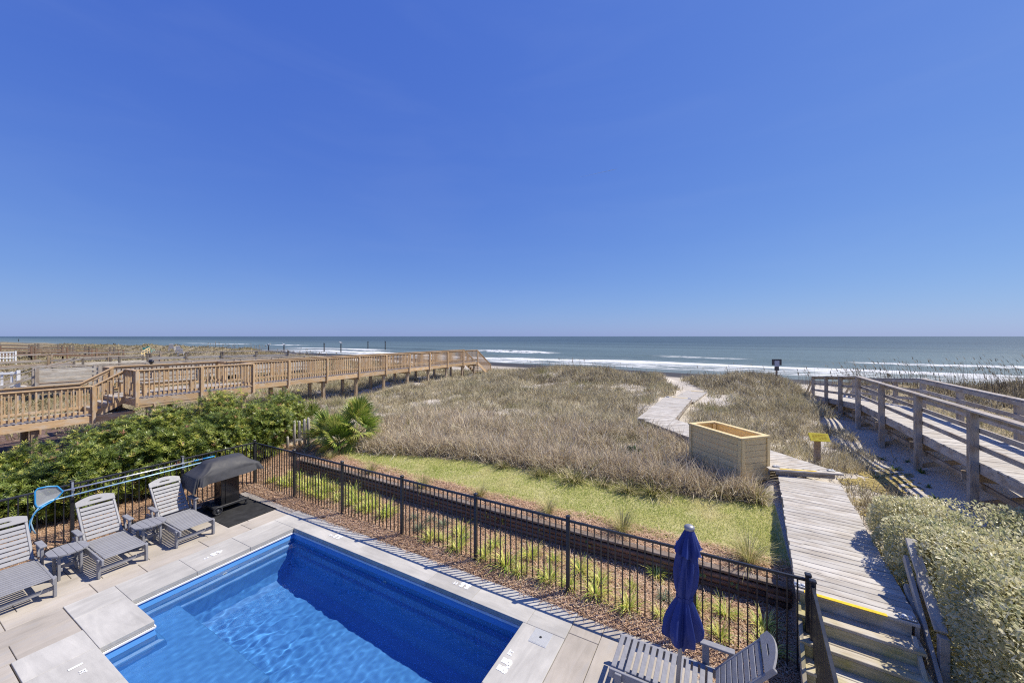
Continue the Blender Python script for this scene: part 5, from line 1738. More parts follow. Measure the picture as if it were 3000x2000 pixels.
PIL = [(787, 1031.5, 1012.5, 'piling standing on the tideline, landward end of the row, with a white bird on top', 'white bird on the landward end piling'),
       (832, 1031, 1012.5, 'second piling from the landward end of the row, with a large white bird', 'larger white bird on the second piling from land'),
       (949.6, 1029.8, 1007, 'dark piling with a flat cap, in front of the breaking wave', None),
       (998.8, 1030.6, 1007, 'dark piling with a white bird, seaward of the flat-capped one', 'white bird alone on the piling at the wave'),
       (1077.9, 1022.5, 1002, 'thin dark piling with a ragged top near the outer end of the row', None),
       (1128.5, 1024.7, 1001, 'outermost dark piling of the row, with a forked top', None)]
for (px_, pb, pt, lb, bird) in PIL:
    zz = SEA
    a, b = at(px_, pb, zz)
    Yd = FPX * (HC - zz) / (pb - 985)
    hgt = (pb - pt) * Yd / FPX
    T = Thing('surf_piling', (a, b, zz), lb, 'piling', 'old pilings standing in the surf')
    r_ = 0.20
    T.add('pile', lathe_mesh([(r_ * 1.08, -2.0), (r_, hgt * 0.4), (r_ * 0.95, hgt * 0.98), (r_ * 0.8, hgt)], M_DARKPOST, 10), Matrix.Translation((a, b, zz)))
    if not bird:
        T.add('cap_iron', box_mesh(0.62, 0.2, 0.16, M_DARKPOST), Matrix.Translation((a, b, zz + hgt + 0.08)) @ Matrix.Rotation(0.5, 4, 'Z'))
        for s_ in (-0.25, 0.25):
            T.add('spike', box_mesh(0.07, 0.07, 0.30, M_DARKPOST), Matrix.Translation((a + s_ * CT, b + s_ * ST, zz + hgt + 0.28)))
    else:
        gull('sea_bird', a, b, zz + hgt, random.choice((0.6, 3.6, 0.9)), bird)
for px_, pb, pt, lb in ((333.5, 1020, 1006, 'lone dark piling beyond the reddish boardwalk'), (54.5, 1000, 993, 'far piling near the horizon with a pale wave beside it')):
    a, b = at(px_, pb, SEA); Yd = FPX * 6 / (pb - 985); hgt = (pb - pt) * Yd / FPX
    T = Thing('surf_piling', (a, b, SEA), lb, 'piling', 'old pilings standing in the surf')
    T.add('pile', lathe_mesh([(0.3, -1), (0.28, hgt)], M_DARKPOST, 8), Matrix.Translation((a, b, SEA)))
    T.add('cap_iron', box_mesh(0.7, 0.3, 0.3, M_DARKPOST), Matrix.Translation((a, b, SEA + hgt)))


# ------------------------------------------------------------------ vegetation
def blades(base, az, length, width, lean, curl, tone, twist=None):
    """arrays -> blade geometry of two joints with a pointed tip"""
    N = len(base)
    base = np.asarray(base, float)
    dh = np.stack([np.cos(az), np.sin(az), np.zeros(N)], 1)
    tw = az + np.pi / 2 if twist is None else twist
    sd = np.stack([np.cos(tw), np.sin(tw), np.zeros(N)], 1) * (width / 2)[:, None]
    z = np.array([0, 0, 1.0])
    l1 = lean + curl * 0.35; l2 = lean + curl
    p1 = base + (dh * np.sin(l1)[:, None] + z * np.cos(l1)[:, None]) * (length * 0.5)[:, None]
    p2 = p1 + (dh * np.sin(l2)[:, None] + z * np.cos(l2)[:, None]) * (length * 0.5)[:, None]
    V = np.stack([base - sd, base + sd, p1 - sd * 0.75, p1 + sd * 0.75, p2], 1)
    i = np.arange(N)[:, None] * 5
    Q = i + np.array([[0, 1, 3, 2]]); T = i + np.array([[2, 3, 4]])
    return V.reshape(-1, 3), Q, T, np.repeat(tone, 5)


def join(parts):
    Vs, Qs, Ts, tn = [], [], [], []
    off = 0
    for V, Q, T, t in parts:
        Vs.append(V)
        if Q is not None: Qs.append(Q + off)
        if T is not None: Ts.append(T + off)
        tn.append(t); off += len(V)
    return np.concatenate(Vs), (np.concatenate(Qs) if Qs else None), (np.concatenate(Ts) if Ts else None), np.concatenate(tn)


def near_walk(u, v):
    """distance-like test: true on walkways and paths that stay bare"""
    m = (u > 0.75) & (u < 2.45) & (v > 5.4) & (v < 11.6)
    t = (v - 10.9) * 0.7363 - (u - 1.02) * 0.6767
    s = (u - 1.02) * 0.7363 + (v - 11.0) * 0.6767
    m |= (s > -0.05) & (s < 1.35) & (t > -0.4) & (t < 5.7)
    m |= (u > -2.95) & (u < -1.15) & (v > 14.8) & (v < 21.6)
    m |= (u > -2.45) & (u < -0.6) & (v > 21) & (v < 26)
    pc = np.interp(v, [25.5, 28, 30, 33], [-1.4, -2.6, -3.1, -3.4])
    m |= (np.abs(u - pc) < 0.75) & (v > 25) & (v < 36)
    m |= (u > -21.6) & (u < -18.3) & (v > 9) & (v < 31) & (vnoise(u * 2.5, v * 2.5, 61) > 0.30)
    m |= (np.hypot(u - 2.95, v - 11.9) < 0.55)
    m |= (np.abs(u - 0.17) < 0.75) & (np.abs(v - 11.35) < 0.75)
    return m


def tufts(n, u0, u1, v0, v1, nb, L, W, keep=None, seed=0, spread=0.10, lean=0.45, curl=0.7, up=0.0):
    r = np.random.default_rng(seed)
    u = r.uniform(u0, u1, n); v = r.uniform(v0, v1, n)
    ok = ~near_walk(u, v)
    if keep is not None: ok &= keep(u, v, r)
    u, v = u[ok], v[ok]
    m = len(u)
    sc = 0.6 + 0.8 * r.random(m)
    tt = r.random(m)
    cu = np.repeat(u, nb) + r.normal(0, spread, m * nb); cv = np.repeat(v, nb) + r.normal(0, spread, m * nb)
    base = np.stack([cu, cv, height(cu, cv) - 0.02 + up], 1)
    k = m * nb
    ln = r.uniform(L[0], L[1], k) * np.repeat(sc, nb)
    return blades(base, r.uniform(0, 2 * np.pi, k), ln, r.uniform(W[0], W[1], k), np.abs(r.normal(0, lean, k)), r.uniform(0.1, curl, k),
                  np.clip(np.repeat(tt, nb) * 0.55 + r.random(k) * 0.5, 0, 1), r.uniform(0, 2 * np.pi, k))


def dune_ok(th, sc=0.45, s=21):
    def f(u, v, r):
        n = vnoise(u * sc, v * sc, s) * 0.5 + vnoise(u * 1.6, v * 1.6, s + 1) * 0.28 + vnoise(u * 3.4, v * 3.4, s + 2) * 0.22
        return n > th - 0.13 * (v > 27)
    return f


def front_edge(u): return lawn_back(u) + 0.05


# tall grey brush along the lawn
parts = []
parts.append(tufts(4200, -12.5, 0.6, 8.0, 14.5, 20, (0.24, 0.66), (0.011, 0.023),
                   lambda u, v, r: (v > front_edge(u) - 0.03) & ((v < front_edge(u) + 3.0 + vnoise(u, v, 31) * 2) | (r.random(len(u)) < 0.25)) & (vnoise(u * 0.8, v * 0.8, 33) > 0.10) & (vnoise(u * 2.1, v * 2.1, 34) > 0.24) & ~((u < -10.1) & (v < 9.4)) & (u > -17), 41, 0.11, 0.55, 1.5))
parts.append(tufts(2200, -11.0, 0.7, 8.2, 10.9, 22, (0.34, 0.74), (0.011, 0.022),
                   lambda u, v, r: (v > front_edge(u) + 0.02) & (v < front_edge(u) + 0.75 + 0.3 * vnoise(u * 2, v, 36)) & (vnoise(u * 2.4, v * 2.4, 37) > 0.22) & ~((u < -10.3) & (v < 9.2)), 38, 0.10, 0.45, 1.3))
V, Q, T, t = join(parts)
top('dune_brush', np_mesh('dune_brush', V, Q, T, M_BRUSH, t), kind='stuff')
M_SCRUB = mk_leaf('dark_dune_scrub', [(0.0, (0.10, 0.08, 0.055)), (0.45, (0.24, 0.195, 0.13)), (0.85, (0.44, 0.38, 0.27)), (1.0, (0.24, 0.25, 0.09))], 0.15, 0.75, 0.2)
V, Q, T, t = join([
    tufts(1300, -18, 3.0, 11, 27, 34, (0.20, 0.50), (0.010, 0.024), lambda u, v, r: (vnoise(u * 1.1, v * 1.1, 57) > 0.50) & (v > front_edge(u) + 1.2) & ~((u > 2.3) & (v < 20)), 58, 0.17, 0.7, 1.6),
    tufts(1500, -15, 4.0, 25.5, 31.5, 14, (0.24, 0.52), (0.018, 0.036), lambda u, v, r: vnoise(u * 0.9, v * 0.9, 59) > 0.34, 59, 0.18, 0.6, 1.4),
    tufts(1100, 6.6, 24, 25.5, 32, 13, (0.24, 0.55), (0.018, 0.036), lambda u, v, r: vnoise(u * 0.9, v * 0.9, 60) > 0.38, 60, 0.18, 0.6, 1.4),
    tufts(60, 2.3, 3.6, 9.4, 20, 26, (0.16, 0.40), (0.010, 0.02), lambda u, v, r: (u < 3.5), 66, 0.15, 0.7, 1.6)])
top('dune_scrub', np_mesh('dune_scrub', V, Q, T, M_SCRUB, t), kind='stuff')
# dune grass over the field and beyond
parts = [
    tufts(7600, -18.4, 3.2, 10.5, 22, 16, (0.18, 0.46), (0.012, 0.026), lambda u, v, r: dune_ok(0.40)(u, v, r) & (v > front_edge(u) + 1.0) & ~((u > 2.4) & (v < 20)), 42, 0.12, 0.6, 1.4),
    tufts(8000, -24, 4.2, 20, 33, 12, (0.22, 0.50), (0.02, 0.04), lambda u, v, r: dune_ok(0.36)(u, v, r), 43, 0.15, 0.6, 1.3),
    tufts(1300, -18.6, -12.0, 7.5, 13, 14, (0.2, 0.4), (0.010, 0.022), lambda u, v, r: dune_ok(0.45)(u, v, r) & ((u > -17.5) | (v > 9)), 44, 0.12, 0.5, 0.9),
    tufts(3000, -24.5, -18.2, 9.0, 21, 13, (0.24, 0.46), (0.014, 0.03), dune_ok(0.26), 53, 0.13, 0.6, 1.3),
    tufts(4200, 6.4, 40, 12, 33, 12, (0.24, 0.48), (0.014, 0.032), lambda u, v, r: dune_ok(0.24)(u, v, r), 48, 0.13, 0.5, 0.9),
    tufts(1500, 2.2, 4.3, 10.0, 26, 14, (0.18, 0.40), (0.010, 0.022), lambda u, v, r: dune_ok(0.46, 0.7)(u, v, r) & (u < 3.9 - 0.5 * (v < 14)), 49, 0.10, 0.55, 0.9),
    tufts(120, 4.2, 6.3, 9.5, 19, 8, (0.12, 0.3), (0.010, 0.02), lambda u, v, r: dune_ok(0.60)(u, v, r), 50, 0.10, 0.55, 0.9),
    tufts(260, 1.9, 2.9, 7.6, 12, 10, (0.16, 0.34), (0.008, 0.016), lambda u, v, r: (u > 2.05 + 0.07 * (v - 6)), 51, 0.08, 0.5, 0.8),
    tufts(900, -24, -16, 5, 9.5, 10, (0.2, 0.42), (0.012, 0.03), lambda u, v, r: (u < -22) | (v > 7.4), 52, 0.12, 0.5, 0.9),
]
V, Q, T, t = join(parts)
top('dune_grass', np_mesh('dune_grass', V, Q, T, M_DGRASS, t), kind='stuff')
M_FGRASS = mk_leaf('far_dune_grass', [(0.0, (0.20, 0.16, 0.09)), (0.5, (0.33, 0.28, 0.16)), (0.85, (0.45, 0.39, 0.25)), (1.0, (0.26, 0.26, 0.11))], 0.2, 0.7, 0.2, (0.2, (0.27, 0.25, 0.13), 0.5, 0.7))
V, Q, T, t = join([
    tufts(9000, -62, -22.6, 1, 34, 9, (0.18, 0.36), (0.03, 0.07), dune_ok(0.33), 45, 0.22, 0.7, 1.2),
    tufts(9000, -150, -60, 0, 35, 7, (0.2, 0.38), (0.07, 0.16), dune_ok(0.30), 46, 0.4, 0.8, 1.2),
])
top('far_dune_grass', np_mesh('far_dune_grass', V, Q, T, M_FGRASS, t), kind='stuff')
# sea oats standing against the surf
r = np.random.default_rng(60)


def oats(n, u0, u1, v0, v1, L, seed, wd):
    r = np.random.default_rng(seed)
    u = r.uniform(u0, u1, n); v = r.uniform(v0, v1, n)
    ok = ~near_walk(u, v) & (vnoise(u * 0.7, v * 0.3, seed) > 0.35)
    u, v = u[ok], v[ok]; m = len(u)
    base = np.stack([u, v, height(u, v)], 1)
    ln = r.uniform(L[0], L[1], m)
    st = blades(base, r.normal(2.6, 0.5, m), ln, np.full(m, wd), np.abs(r.normal(0.05, 0.06, m)), r.uniform(0.05, 0.28, m), r.random(m))
    # seed heads
    tip = st[0].reshape(-1, 5, 3)[:, 4]
    hd = blades(tip - np.array([0, 0, 0.16]), r.normal(2.6, 0.4, m), np.full(m, 0.22), np.full(m, wd * 2.6), r.uniform(0.1, 0.4, m), r.uniform(0.2, 0.8, m), r.random(m))
    return [st, hd]


V, Q, T, t = join(oats(1700, 6.4, 26, 26, 33.0, (0.7, 1.7), 61, 0.020) + oats(220, -16, 4.2, 27, 32, (0.5, 1.0), 62, 0.014) + oats(150, 4.6, 8, 29, 33, (0.7, 1.3), 63, 0.02) + oats(300, -70, -25, 27, 32, (0.6, 1.1), 64, 0.03))
top('sea_oats', np_mesh('sea_oats', V, Q, T, M_OATS, t), kind='stuff')
# lawn blades
r = np.random.default_rng(70)
n = 130000
u = r.uniform(-11.1, 1.0, n); v = r.uniform(7.5, 9.95, n)
wb_ = (vnoise(u * 2.2, v * 2.2, 5) - 0.5) * 0.22 + (vnoise(u * 6, v * 6, 6) - 0.5) * 0.12
ok = (zone_of(u, v, wb_) == 2) | ((zone_of(u, v, wb_ + r.normal(0, 0.05, n)) == 2))
ok &= r.random(n) < (0.45 + 0.6 * vnoise(u * 1.3, v * 1.3, 71))
u, v = u[ok], v[ok]; n = len(u)
base = np.stack([u, v, height(u, v) - 0.004], 1)
V, Q, T, t = blades(base, r.uniform(0, 6.28, n), r.uniform(0.03, 0.075, n), r.uniform(0.005, 0.011, n), np.abs(r.normal(0, 0.8, n)), r.uniform(0.1, 0.9, n),
                    np.clip(0.2 + 0.5 * vnoise(u * 1.1, v * 2.2, 72) + r.normal(0, 0.18, n), 0, 1), r.uniform(0, 6.28, n))
top('lawn_grass', np_mesh('lawn_grass', V, Q, T, M_TURF, t), kind='stuff')


# pine straw
def needles(n, keep, u0, u1, v0, v1, seed, L=(0.10, 0.20), lift=0.035):
    r = np.random.default_rng(seed)
    u = r.uniform(u0, u1, n); v = r.uniform(v0, v1, n)
    ok = keep(u, v); u, v = u[ok], v[ok]; n = len(u)
    a = r.uniform(0, 6.28, n); ln = r.uniform(*L, n)
    base = np.stack([u, v, np.maximum(height(u, v), 0.0) + r.uniform(0.004, lift, n)], 1)
    return blades(base, a, ln, r.uniform(0.005, 0.011, n), np.pi / 2 + r.normal(-0.05, 0.20, n), r.normal(0, 0.18, n), np.clip(r.normal(0.5, 0.25, n) + 0.3 * (vnoise(u * 1.6, v * 1.6, 3) - 0.5), 0, 1))


V, Q, T, t = join([
    needles(34000, lambda u, v: (v < 7.0) & (u < 0.95), -11.5, 1.0, 5.56, 7.0, 80),
    needles(2600, lambda u, v: v > 5.44 + 0.10 * vnoise(u * 2, v, 8), -11.4, 0.95, 5.44, 5.6, 81, lift=0.012),
    needles(20000, lambda u, v: v < lawn_front(u) + 0.06 + 0.1 * vnoise(u * 2, v, 9), -11.6, 0.95, 7.15, 8.2, 82),
    needles(14000, lambda u, v: (u > -13.2), -13.3, -11.3, -0.5, 8.6, 83),
    needles(2500, lambda u, v: u > -0.2, -0.2, 0.9, 4.3, 5.6, 84, lift=0.012),
    ])
top('pine_straw', np_mesh('pine_straw', V, Q, T, M_NEEDLE, t), kind='stuff')


def leaf_quads(c, d, up, L, W, fold, tone):
    """flat folded leaves: centre line along d, normal near up"""
    s = np.cross(d, up); s /= np.linalg.norm(s, axis=1)[:, None] + 1e-9
    nrm = np.cross(s, d)
    L = L[:, None]; W = W[:, None]
    V = np.stack([c, c + d * L * 0.35 + s * W * 0.5 + nrm * W * fold, c + d * L * 0.72 + s * W * 0.42 + nrm * W * fold, c + d * L,
                  c + d * L * 0.72 - s * W * 0.42 + nrm * W * fold, c + d * L * 0.35 - s * W * 0.5 + nrm * W * fold], 1)
    i = np.arange(len(c))[:, None] * 6
    Q = np.concatenate([i + np.array([[0, 1, 2, 3]]), i + np.array([[0, 3, 4, 5]])])
    return V.reshape(-1, 3), Q, None, np.repeat(tone, 6)


def unit(a): return a / (np.linalg.norm(a, axis=-1, keepdims=True) + 1e-9)


# leaf litter
r = np.random.default_rng(90)
n = 1500
u = np.concatenate([r.uniform(-3.5, 0.9, n), r.uniform(2.0, 4.4, 500)]); v = np.concatenate([r.uniform(5.6, 6.9, n), r.uniform(6.5, 10, 500)])
n = len(u)
c = np.stack([u, v, height(u, v) + r.uniform(0.01, 0.045, n)], 1)
a = r.uniform(0, 6.28, n)
V, Q, T, t = leaf_quads(c, unit(np.stack([np.cos(a), np.sin(a), r.normal(0, 0.2, n)], 1)), unit(np.stack([r.normal(0, 0.3, n), r.normal(0, 0.3, n), np.ones(n)], 1)), r.uniform(0.03, 0.06, n), r.uniform(0.015, 0.03, n), 0.2, r.random(n))
top('leaf_litter', np_mesh('leaf_litter', V, Q, None, M_LITTER, t), kind='stuff')


def clump_mesh(name, mat, nb, L, W, lean, curl, seed, spread=0.03, tone=None):
    r = np.random.default_rng(seed)
    a = r.uniform(0, 6.28, nb)
    rad = np.abs(r.normal(0, spread, nb))
    base = np.stack([np.cos(a) * rad, np.sin(a) * rad, np.zeros(nb)], 1)
    tn = r.random(nb) if tone is None else np.clip(r.normal(tone, 0.2, nb), 0, 1)
    V, Q, T, t = blades(base, a + r.normal(0, 0.4, nb), r.uniform(*L, nb), r.uniform(*W, nb), np.clip(r.normal(*lean, nb), 0, 1.4), r.uniform(*curl, nb), tn)
    return np_mesh(name, V, Q, T, mat, t)


STR = [clump_mesh('striped_clump', M_STRIPED, 95, (0.18, 0.36), (0.009, 0.015), (0.4, 0.25), (0.5, 1.5), 100 + i, 0.05) for i in range(4)]
MON = [clump_mesh('dark_clump', M_MONDO, 90, (0.16, 0.32), (0.008, 0.013), (0.45, 0.3), (0.5, 1.5), 110 + i, 0.05) for i in range(2)]
PANEL = ['in the panel at the fence corner', 'in the second panel from the corner', 'in the third panel from the corner', 'in the fourth panel from the corner',
         'in the fifth panel from the corner', 'in the panel beside the umbrella', 'in the short panel by the steps']
ROW = ['at the fence foot', 'midway to the logs', 'under the log wall']
SIZE = ['', 'broad ', 'small ', 'tall ', 'flattened ', 'upright ', 'second broad ', 'second small ', 'second tall ']
seen = {}
spots = []
# bed: measured clumps toward the steps, a dense drift toward the corner
meas = [(1250, 1585), (1332, 1612), (1408, 1640), (1447, 1600), (1482, 1658), (1525, 1675), (1554, 1632), (1623, 1640), (1700, 1672), (1608, 1698), (1668, 1715), (1760, 1705), (1740, 1756), (1850, 1720),
        (1840, 1780), (1935, 1800), (2040, 1780), (2125, 1800), (2110, 1865), (2235, 1840), (2250, 1905), (1300, 1580), (1350, 1570), (1930, 1660)]
for (px_, py_) in meas:
    spots.append((*at(px_, py_, 0.06), 0))
for (px_, py_) in ((1215, 1520), (1262, 1525), (1300, 1540), (1365, 1578), (1230, 1550), (1950, 1755)):
    spots.append((*at(px_, py_, 0.06), 1))
rr = random.Random(4)
for i in range(34):
    spots.append((-11.1 + 4.6 * (i % 12) / 12 + rr.uniform(-0.15, 0.15), 6.22 + 0.24 * (i // 12) + rr.uniform(-0.08, 0.08), 0))
for i, (a, b, kind) in enumerate(spots):
    if not (-11.5 < a < 0.9 and 5.9 < b < 6.95):
        b = min(max(b, 5.98), 6.9)
    pi = max(0, min(6, sum(1 for x in fpu[1:] if a > x)))
    ri = 0 if b < 6.2 else (1 if b < 6.58 else 2)
    key = (kind, pi, ri)
    k = seen.get(key, 0); seen[key] = k + 1
    kindname = 'dark blue-green' if kind else 'yellow-striped'
    lab = f"{SIZE[k % 9]}{kindname} grass clump {ROW[ri]} {PANEL[pi]}"
    o = top('striped_grass_clump' if not kind else 'dark_grass_clump', (MON if kind else STR)[i % (2 if kind else 4)], lab.strip(), 'plant', 'grass clumps in the straw bed behind the fence', None,
            (a, b, float(height(a, b)) + 0.01), rr.uniform(0, 6))
    s = rr.uniform(0.8, 1.15) * (0.85 if kind else 1.0)
    zsc = {3: 1.25, 5: 1.2, 4: 0.7, 8: 1.25}.get(k % 9, 1.0); xs = {1: 1.25, 2: 0.75, 6: 1.22, 7: 0.72}.get(k % 6, 1.0)
    o.scale = (s * xs, s * xs, s * zsc * xs)

# muhly clumps on the upper straw strip
MU = [clump_mesh('muhly_clump', M_MUHLY, 260, (0.30, 0.60), (0.005, 0.009), (0.38, 0.3), (0.3, 1.2), 120 + i, 0.05) for i in range(3)]
mlab = ['wispy grass clump near the palmettos, at the lawn edge', 'flopped tan grass clump above the log wall, second from the palmettos', 'tan grass clump on straw above the log wall, third from the palmettos',
        'small upright grass clump at the middle of the lawn edge', 'green-tinged flopped grass clump on the straw strip', 'upright wispy grass clump next but one to the umbrella top', 'largest wispy grass clump, between the umbrella top and the walkway']
for i, ((px_, py_), sc_) in enumerate(zip([(970, 1342), (1085, 1383), (1238, 1424), (1407, 1452), (1606, 1502), (1822, 1556), (2195, 1645)], [0.75, 0.9, 0.9, 0.75, 0.85, 1.0, 1.25])):
    a, b = at(px_, py_, 0.42)
    o = top('wispy_grass_clump', MU[i % 3], mlab[i], 'ornamental grass', 'wispy grass clumps along the lawn edge', None, (a, b, float(height(a, b))), i * 1.3)
    o.scale = (sc_, sc_, sc_ * (1.15 if i in (3, 5) else 0.95))

# green-brown clumps along the back of the lawn
GC = [clump_mesh('edge_clump', M_EDGE, 260, (0.22, 0.52), (0.007, 0.014), (0.5, 0.35), (0.4, 1.6), 130 + i, 0.13) for i in range(3)]
glab = ['behind the lawn, nearest the palmettos', 'second from the palmettos behind the lawn', 'third from the palmettos behind the lawn', 'fourth along the back of the lawn', 'before the middle of the lawn back edge', 'at the middle of the lawn back edge',
        'just past the middle of the lawn back edge', 'in front of the cactus', 'between the cactus and the planter', 'in front of the planter long side', 'at the planter near corner', 'between the planter and the walkway']
for i, (px_, py_) in enumerate([(1180, 1318), (1352, 1322), (1400, 1328), (1475, 1362), (1585, 1385), (1680, 1402), (1770, 1415), (1840, 1432), (1915, 1438), (2010, 1430), (2110, 1448), (2215, 1462)]):
    a, b = at(px_, py_, 0.58)
    o = top('leafy_grass_clump', GC[i % 3], 'bushy yellow-green grass clump ' + glab[i], 'plant', 'bushy clumps along the back of the lawn', None, (a, b, float(height(a, b))), i * 0.9)
    s = 0.75 + 0.25 * ((i * 7) % 3); o.scale = (s, s, s * 0.9)

# small green weeds on the sand under the grey boardwalk
WD = clump_mesh('weed', M_WEED, 26, (0.07, 0.16), (0.015, 0.03), (0.8, 0.3), (0.2, 0.8), 140, 0.02, 0.35)
wlab = ['green weed on the sand, at the foot of the grey post nearest the bush', 'green weed on shaded sand midway under the grey boardwalk', 'green weed beside the mossy yellow sand patch', 'green weed on shaded sand behind the second grey post',
        'green weed on the sand close to the silvery bush top', 'green weed under the third grey post brace', 'green weed beside the low walkway edge', 'green weed on pale sand below the yellow sign', 'green weed between the posts in the boardwalk shadow']
for i, (px_, py_) in enumerate([(2720, 1430), (2700, 1395), (2620, 1380), (2660, 1350), (2745, 1470), (2580, 1340), (2570, 1405), (2440, 1350), (2635, 1310)]):
    a, b = at(px_, py_, 0.7)
    o = top('sand_weed', WD, wlab[i], 'weed', 'green weeds on the sand by the grey boardwalk', None, (a, b, float(height(a, b))), i)
    s = 0.9 + 0.3 * (i % 3); o.scale = (s, s, s)

# mossy yellow stain is a ground growth: a thin ragged mat of moss
r = np.random.default_rng(150)
n = 2600
c0_ = np.array(at(2560, 1400, 0.72))
u = np.concatenate([c0_[0] + r.normal(0, 0.42, n // 2), r.uniform(2.5, 3.5, n // 2)]); v = np.concatenate([c0_[1] + r.normal(0, 0.7, n // 2), r.uniform(9.0, 12.0, n // 2)])
ok = (vnoise(u * 1.8, v * 1.8, 151) * 0.6 + vnoise(u * 6, v * 6, 152) * 0.4 > 0.52) & (u > 2.5)
u, v = u[ok], v[ok]; n = len(u)
a = r.uniform(0, 6.28, n)
V, Q, T, t = leaf_quads(np.stack([u, v, height(u, v) + 0.008], 1), unit(np.stack([np.cos(a), np.sin(a), np.zeros(n)], 1)), np.tile([0, 0, 1.0], (n, 1)), r.uniform(0.05, 0.12, n), r.uniform(0.04, 0.1, n), 0.1, r.random(n))
M_MOSS = mk_leaf('yellow_moss', [(0.0, (0.34, 0.27, 0.12)), (1.0, (0.46, 0.36, 0.12))], 0, 0.9, 0.1)
top('yellow_moss', np_mesh('yellow_moss', V, Q, None, M_MOSS, t), kind='stuff')


# ---- hedge shrubs
def blob_points(r, n, rad, lumps, shell=0.72):
    """points through the outer part of a lumpy crown, with outward directions"""
    cs = unit(r.normal(0, 1, (lumps, 3))) * rad * np.array([0.55, 0.55, 0.5])
    rs = r.uniform(0.40, 0.62, lumps)
    k = r.integers(0, lumps, n)
    d = unit(r.normal(0, 1, (n, 3)))
    q = r.uniform(shell, 1.0, n)[:, None]
    p = cs[k] + d * q * rs[k][:, None] * rad
    return p, d


def hedge(u, v, zc, rad, nsprig, label, seed, yellow=0.0):
    g = float(height(u, v))
    T = Thing('hedge_shrub', (u, v, g), label, 'shrub', 'green hedge shrubs behind the fence')
    r = np.random.default_rng(seed)
    rad = np.array(rad) * np.array([1.15, 1.15, 1.12])
    zc = zc * 1.12
    p, d = blob_points(r, int(nsprig * 2.6), rad, 22, 0.5)
    p = p + np.array([0, 0, zc - g])
    ok = p[:, 2] > 0.08
    p, d = p[ok], d[ok]; n = len(p)
    # every sprig is a whorl of strap leaves round its tip
    nl = 13
    ax_ = unit(d * 0.6 + np.array([0, 0, 0.7]) + r.normal(0, 0.25, (n, 3)))
    b1 = unit(np.cross(ax_, np.array([0.3, 0.9, 0.1]))); b2 = np.cross(ax_, b1)
    ang = np.tile(np.linspace(0, 2 * np.pi, nl, endpoint=False), n) + np.repeat(r.uniform(0, 6, n), nl)
    ti = r.uniform(0.15, 0.75, n * nl)
    A_ = np.repeat(ax_, nl, 0); B1 = np.repeat(b1, nl, 0); B2 = np.repeat(b2, nl, 0)
    dd = unit(A_ * ti[:, None] + (B1 * np.cos(ang)[:, None] + B2 * np.sin(ang)[:, None]))
    c = np.repeat(p, nl, 0) - A_ * r.uniform(0, 0.07, n * nl)[:, None]
    L = r.uniform(0.07, 0.125, n * nl); W = r.uniform(0.015, 0.023, n * nl)
    s = unit(np.cross(dd, A_))
    st = np.clip(r.normal(0.38 + yellow, 0.24, n), 0, 0.95)
    red = r.random(n) < 0.012
    st = np.where(red, 1.0, st)
    tone = np.clip(np.repeat(st, nl) + r.normal(0, 0.06, n * nl) * (np.repeat(st, nl) < 0.98), 0, 1)
    V = np.stack([c, c + dd * (L * 0.45)[:, None] + s * (W / 2)[:, None], c + dd * L[:, None], c + dd * (L * 0.45)[:, None] - s * (W / 2)[:, None]], 1).reshape(-1, 3)
    i = np.arange(n * nl)[:, None] * 4
    o = T.add('foliage', np_mesh('foliage', V, i + np.array([[0, 1, 2, 3]]), None, M_HEDGE, np.repeat(tone, 4)), local=True, kind='stuff')
    for k in range(6):
        a = r.uniform(0, 6.28); e = p[r.integers(0, n)] * np.array([0.75, 0.75, 0.8])
        T.add('stem', tube_mesh([(0.06 * math.cos(a), 0.06 * math.sin(a), -0.05), tuple(e * 0.5 + np.array([0, 0, 0.05])), tuple(e)], [0.022, 0.015, 0.006], M_TWIG, 6), local=True)
    return T


HS = [(-13.15, 6.85, 1.02, (0.75, 0.95, 0.95), 900, 'dark rounded hedge shrub at the fence corner, beside the old pickets', 0.0),
      (-14.3, 8.1, 1.15, (0.95, 1.0, 1.0), 800, 'tall hedge shrub behind the fence corner, under the boardwalk posts', 0.08),
      (-13.0, 5.6, 0.95, (0.75, 0.95, 0.95), 900, 'hedge shrub directly behind the covered grill', 0.0),
      (-14.8, 6.5, 1.15, (1.0, 1.05, 1.05), 900, 'yellow-tipped hedge shrub in the second row, behind the grill', 0.16),
      (-13.0, 4.2, 0.85, (0.70, 0.9, 0.85), 850, 'hedge shrub behind the lounger beside the grill', 0.0),
      (-15.2, 5.0, 1.05, (0.95, 1.0, 0.95), 800, 'broad hedge shrub in front of the boardwalk platform corner', 0.1),
      (-13.0, 2.9, 0.78, (0.70, 0.85, 0.80), 850, 'hedge shrub with a few rusty sprigs behind the middle lounger', -0.05),
      (-14.9, 3.7, 0.90, (0.8, 0.8, 0.85), 600, 'loose hedge shrub near the lower boardwalk stairs', 0.05),
      (-13.1, 1.6, 0.70, (0.70, 0.85, 0.75), 800, 'hedge shrub behind the pool net', -0.05),
      (-14.7, 2.3, 0.80, (0.75, 0.75, 0.75), 560, 'second-row hedge shrub at the photo edge, in front of dry lawn', 0.0),
      (-13.3, 0.3, 0.60, (0.7, 0.8, 0.65), 500, 'lowest hedge shrub, cut by the photo edge', 0.0)]
for i, (a, b, zc, rad, ns, lb, ye) in enumerate(HS):
    hedge(a, b, zc, rad, int(ns * 1.15), lb, 200 + i, ye)


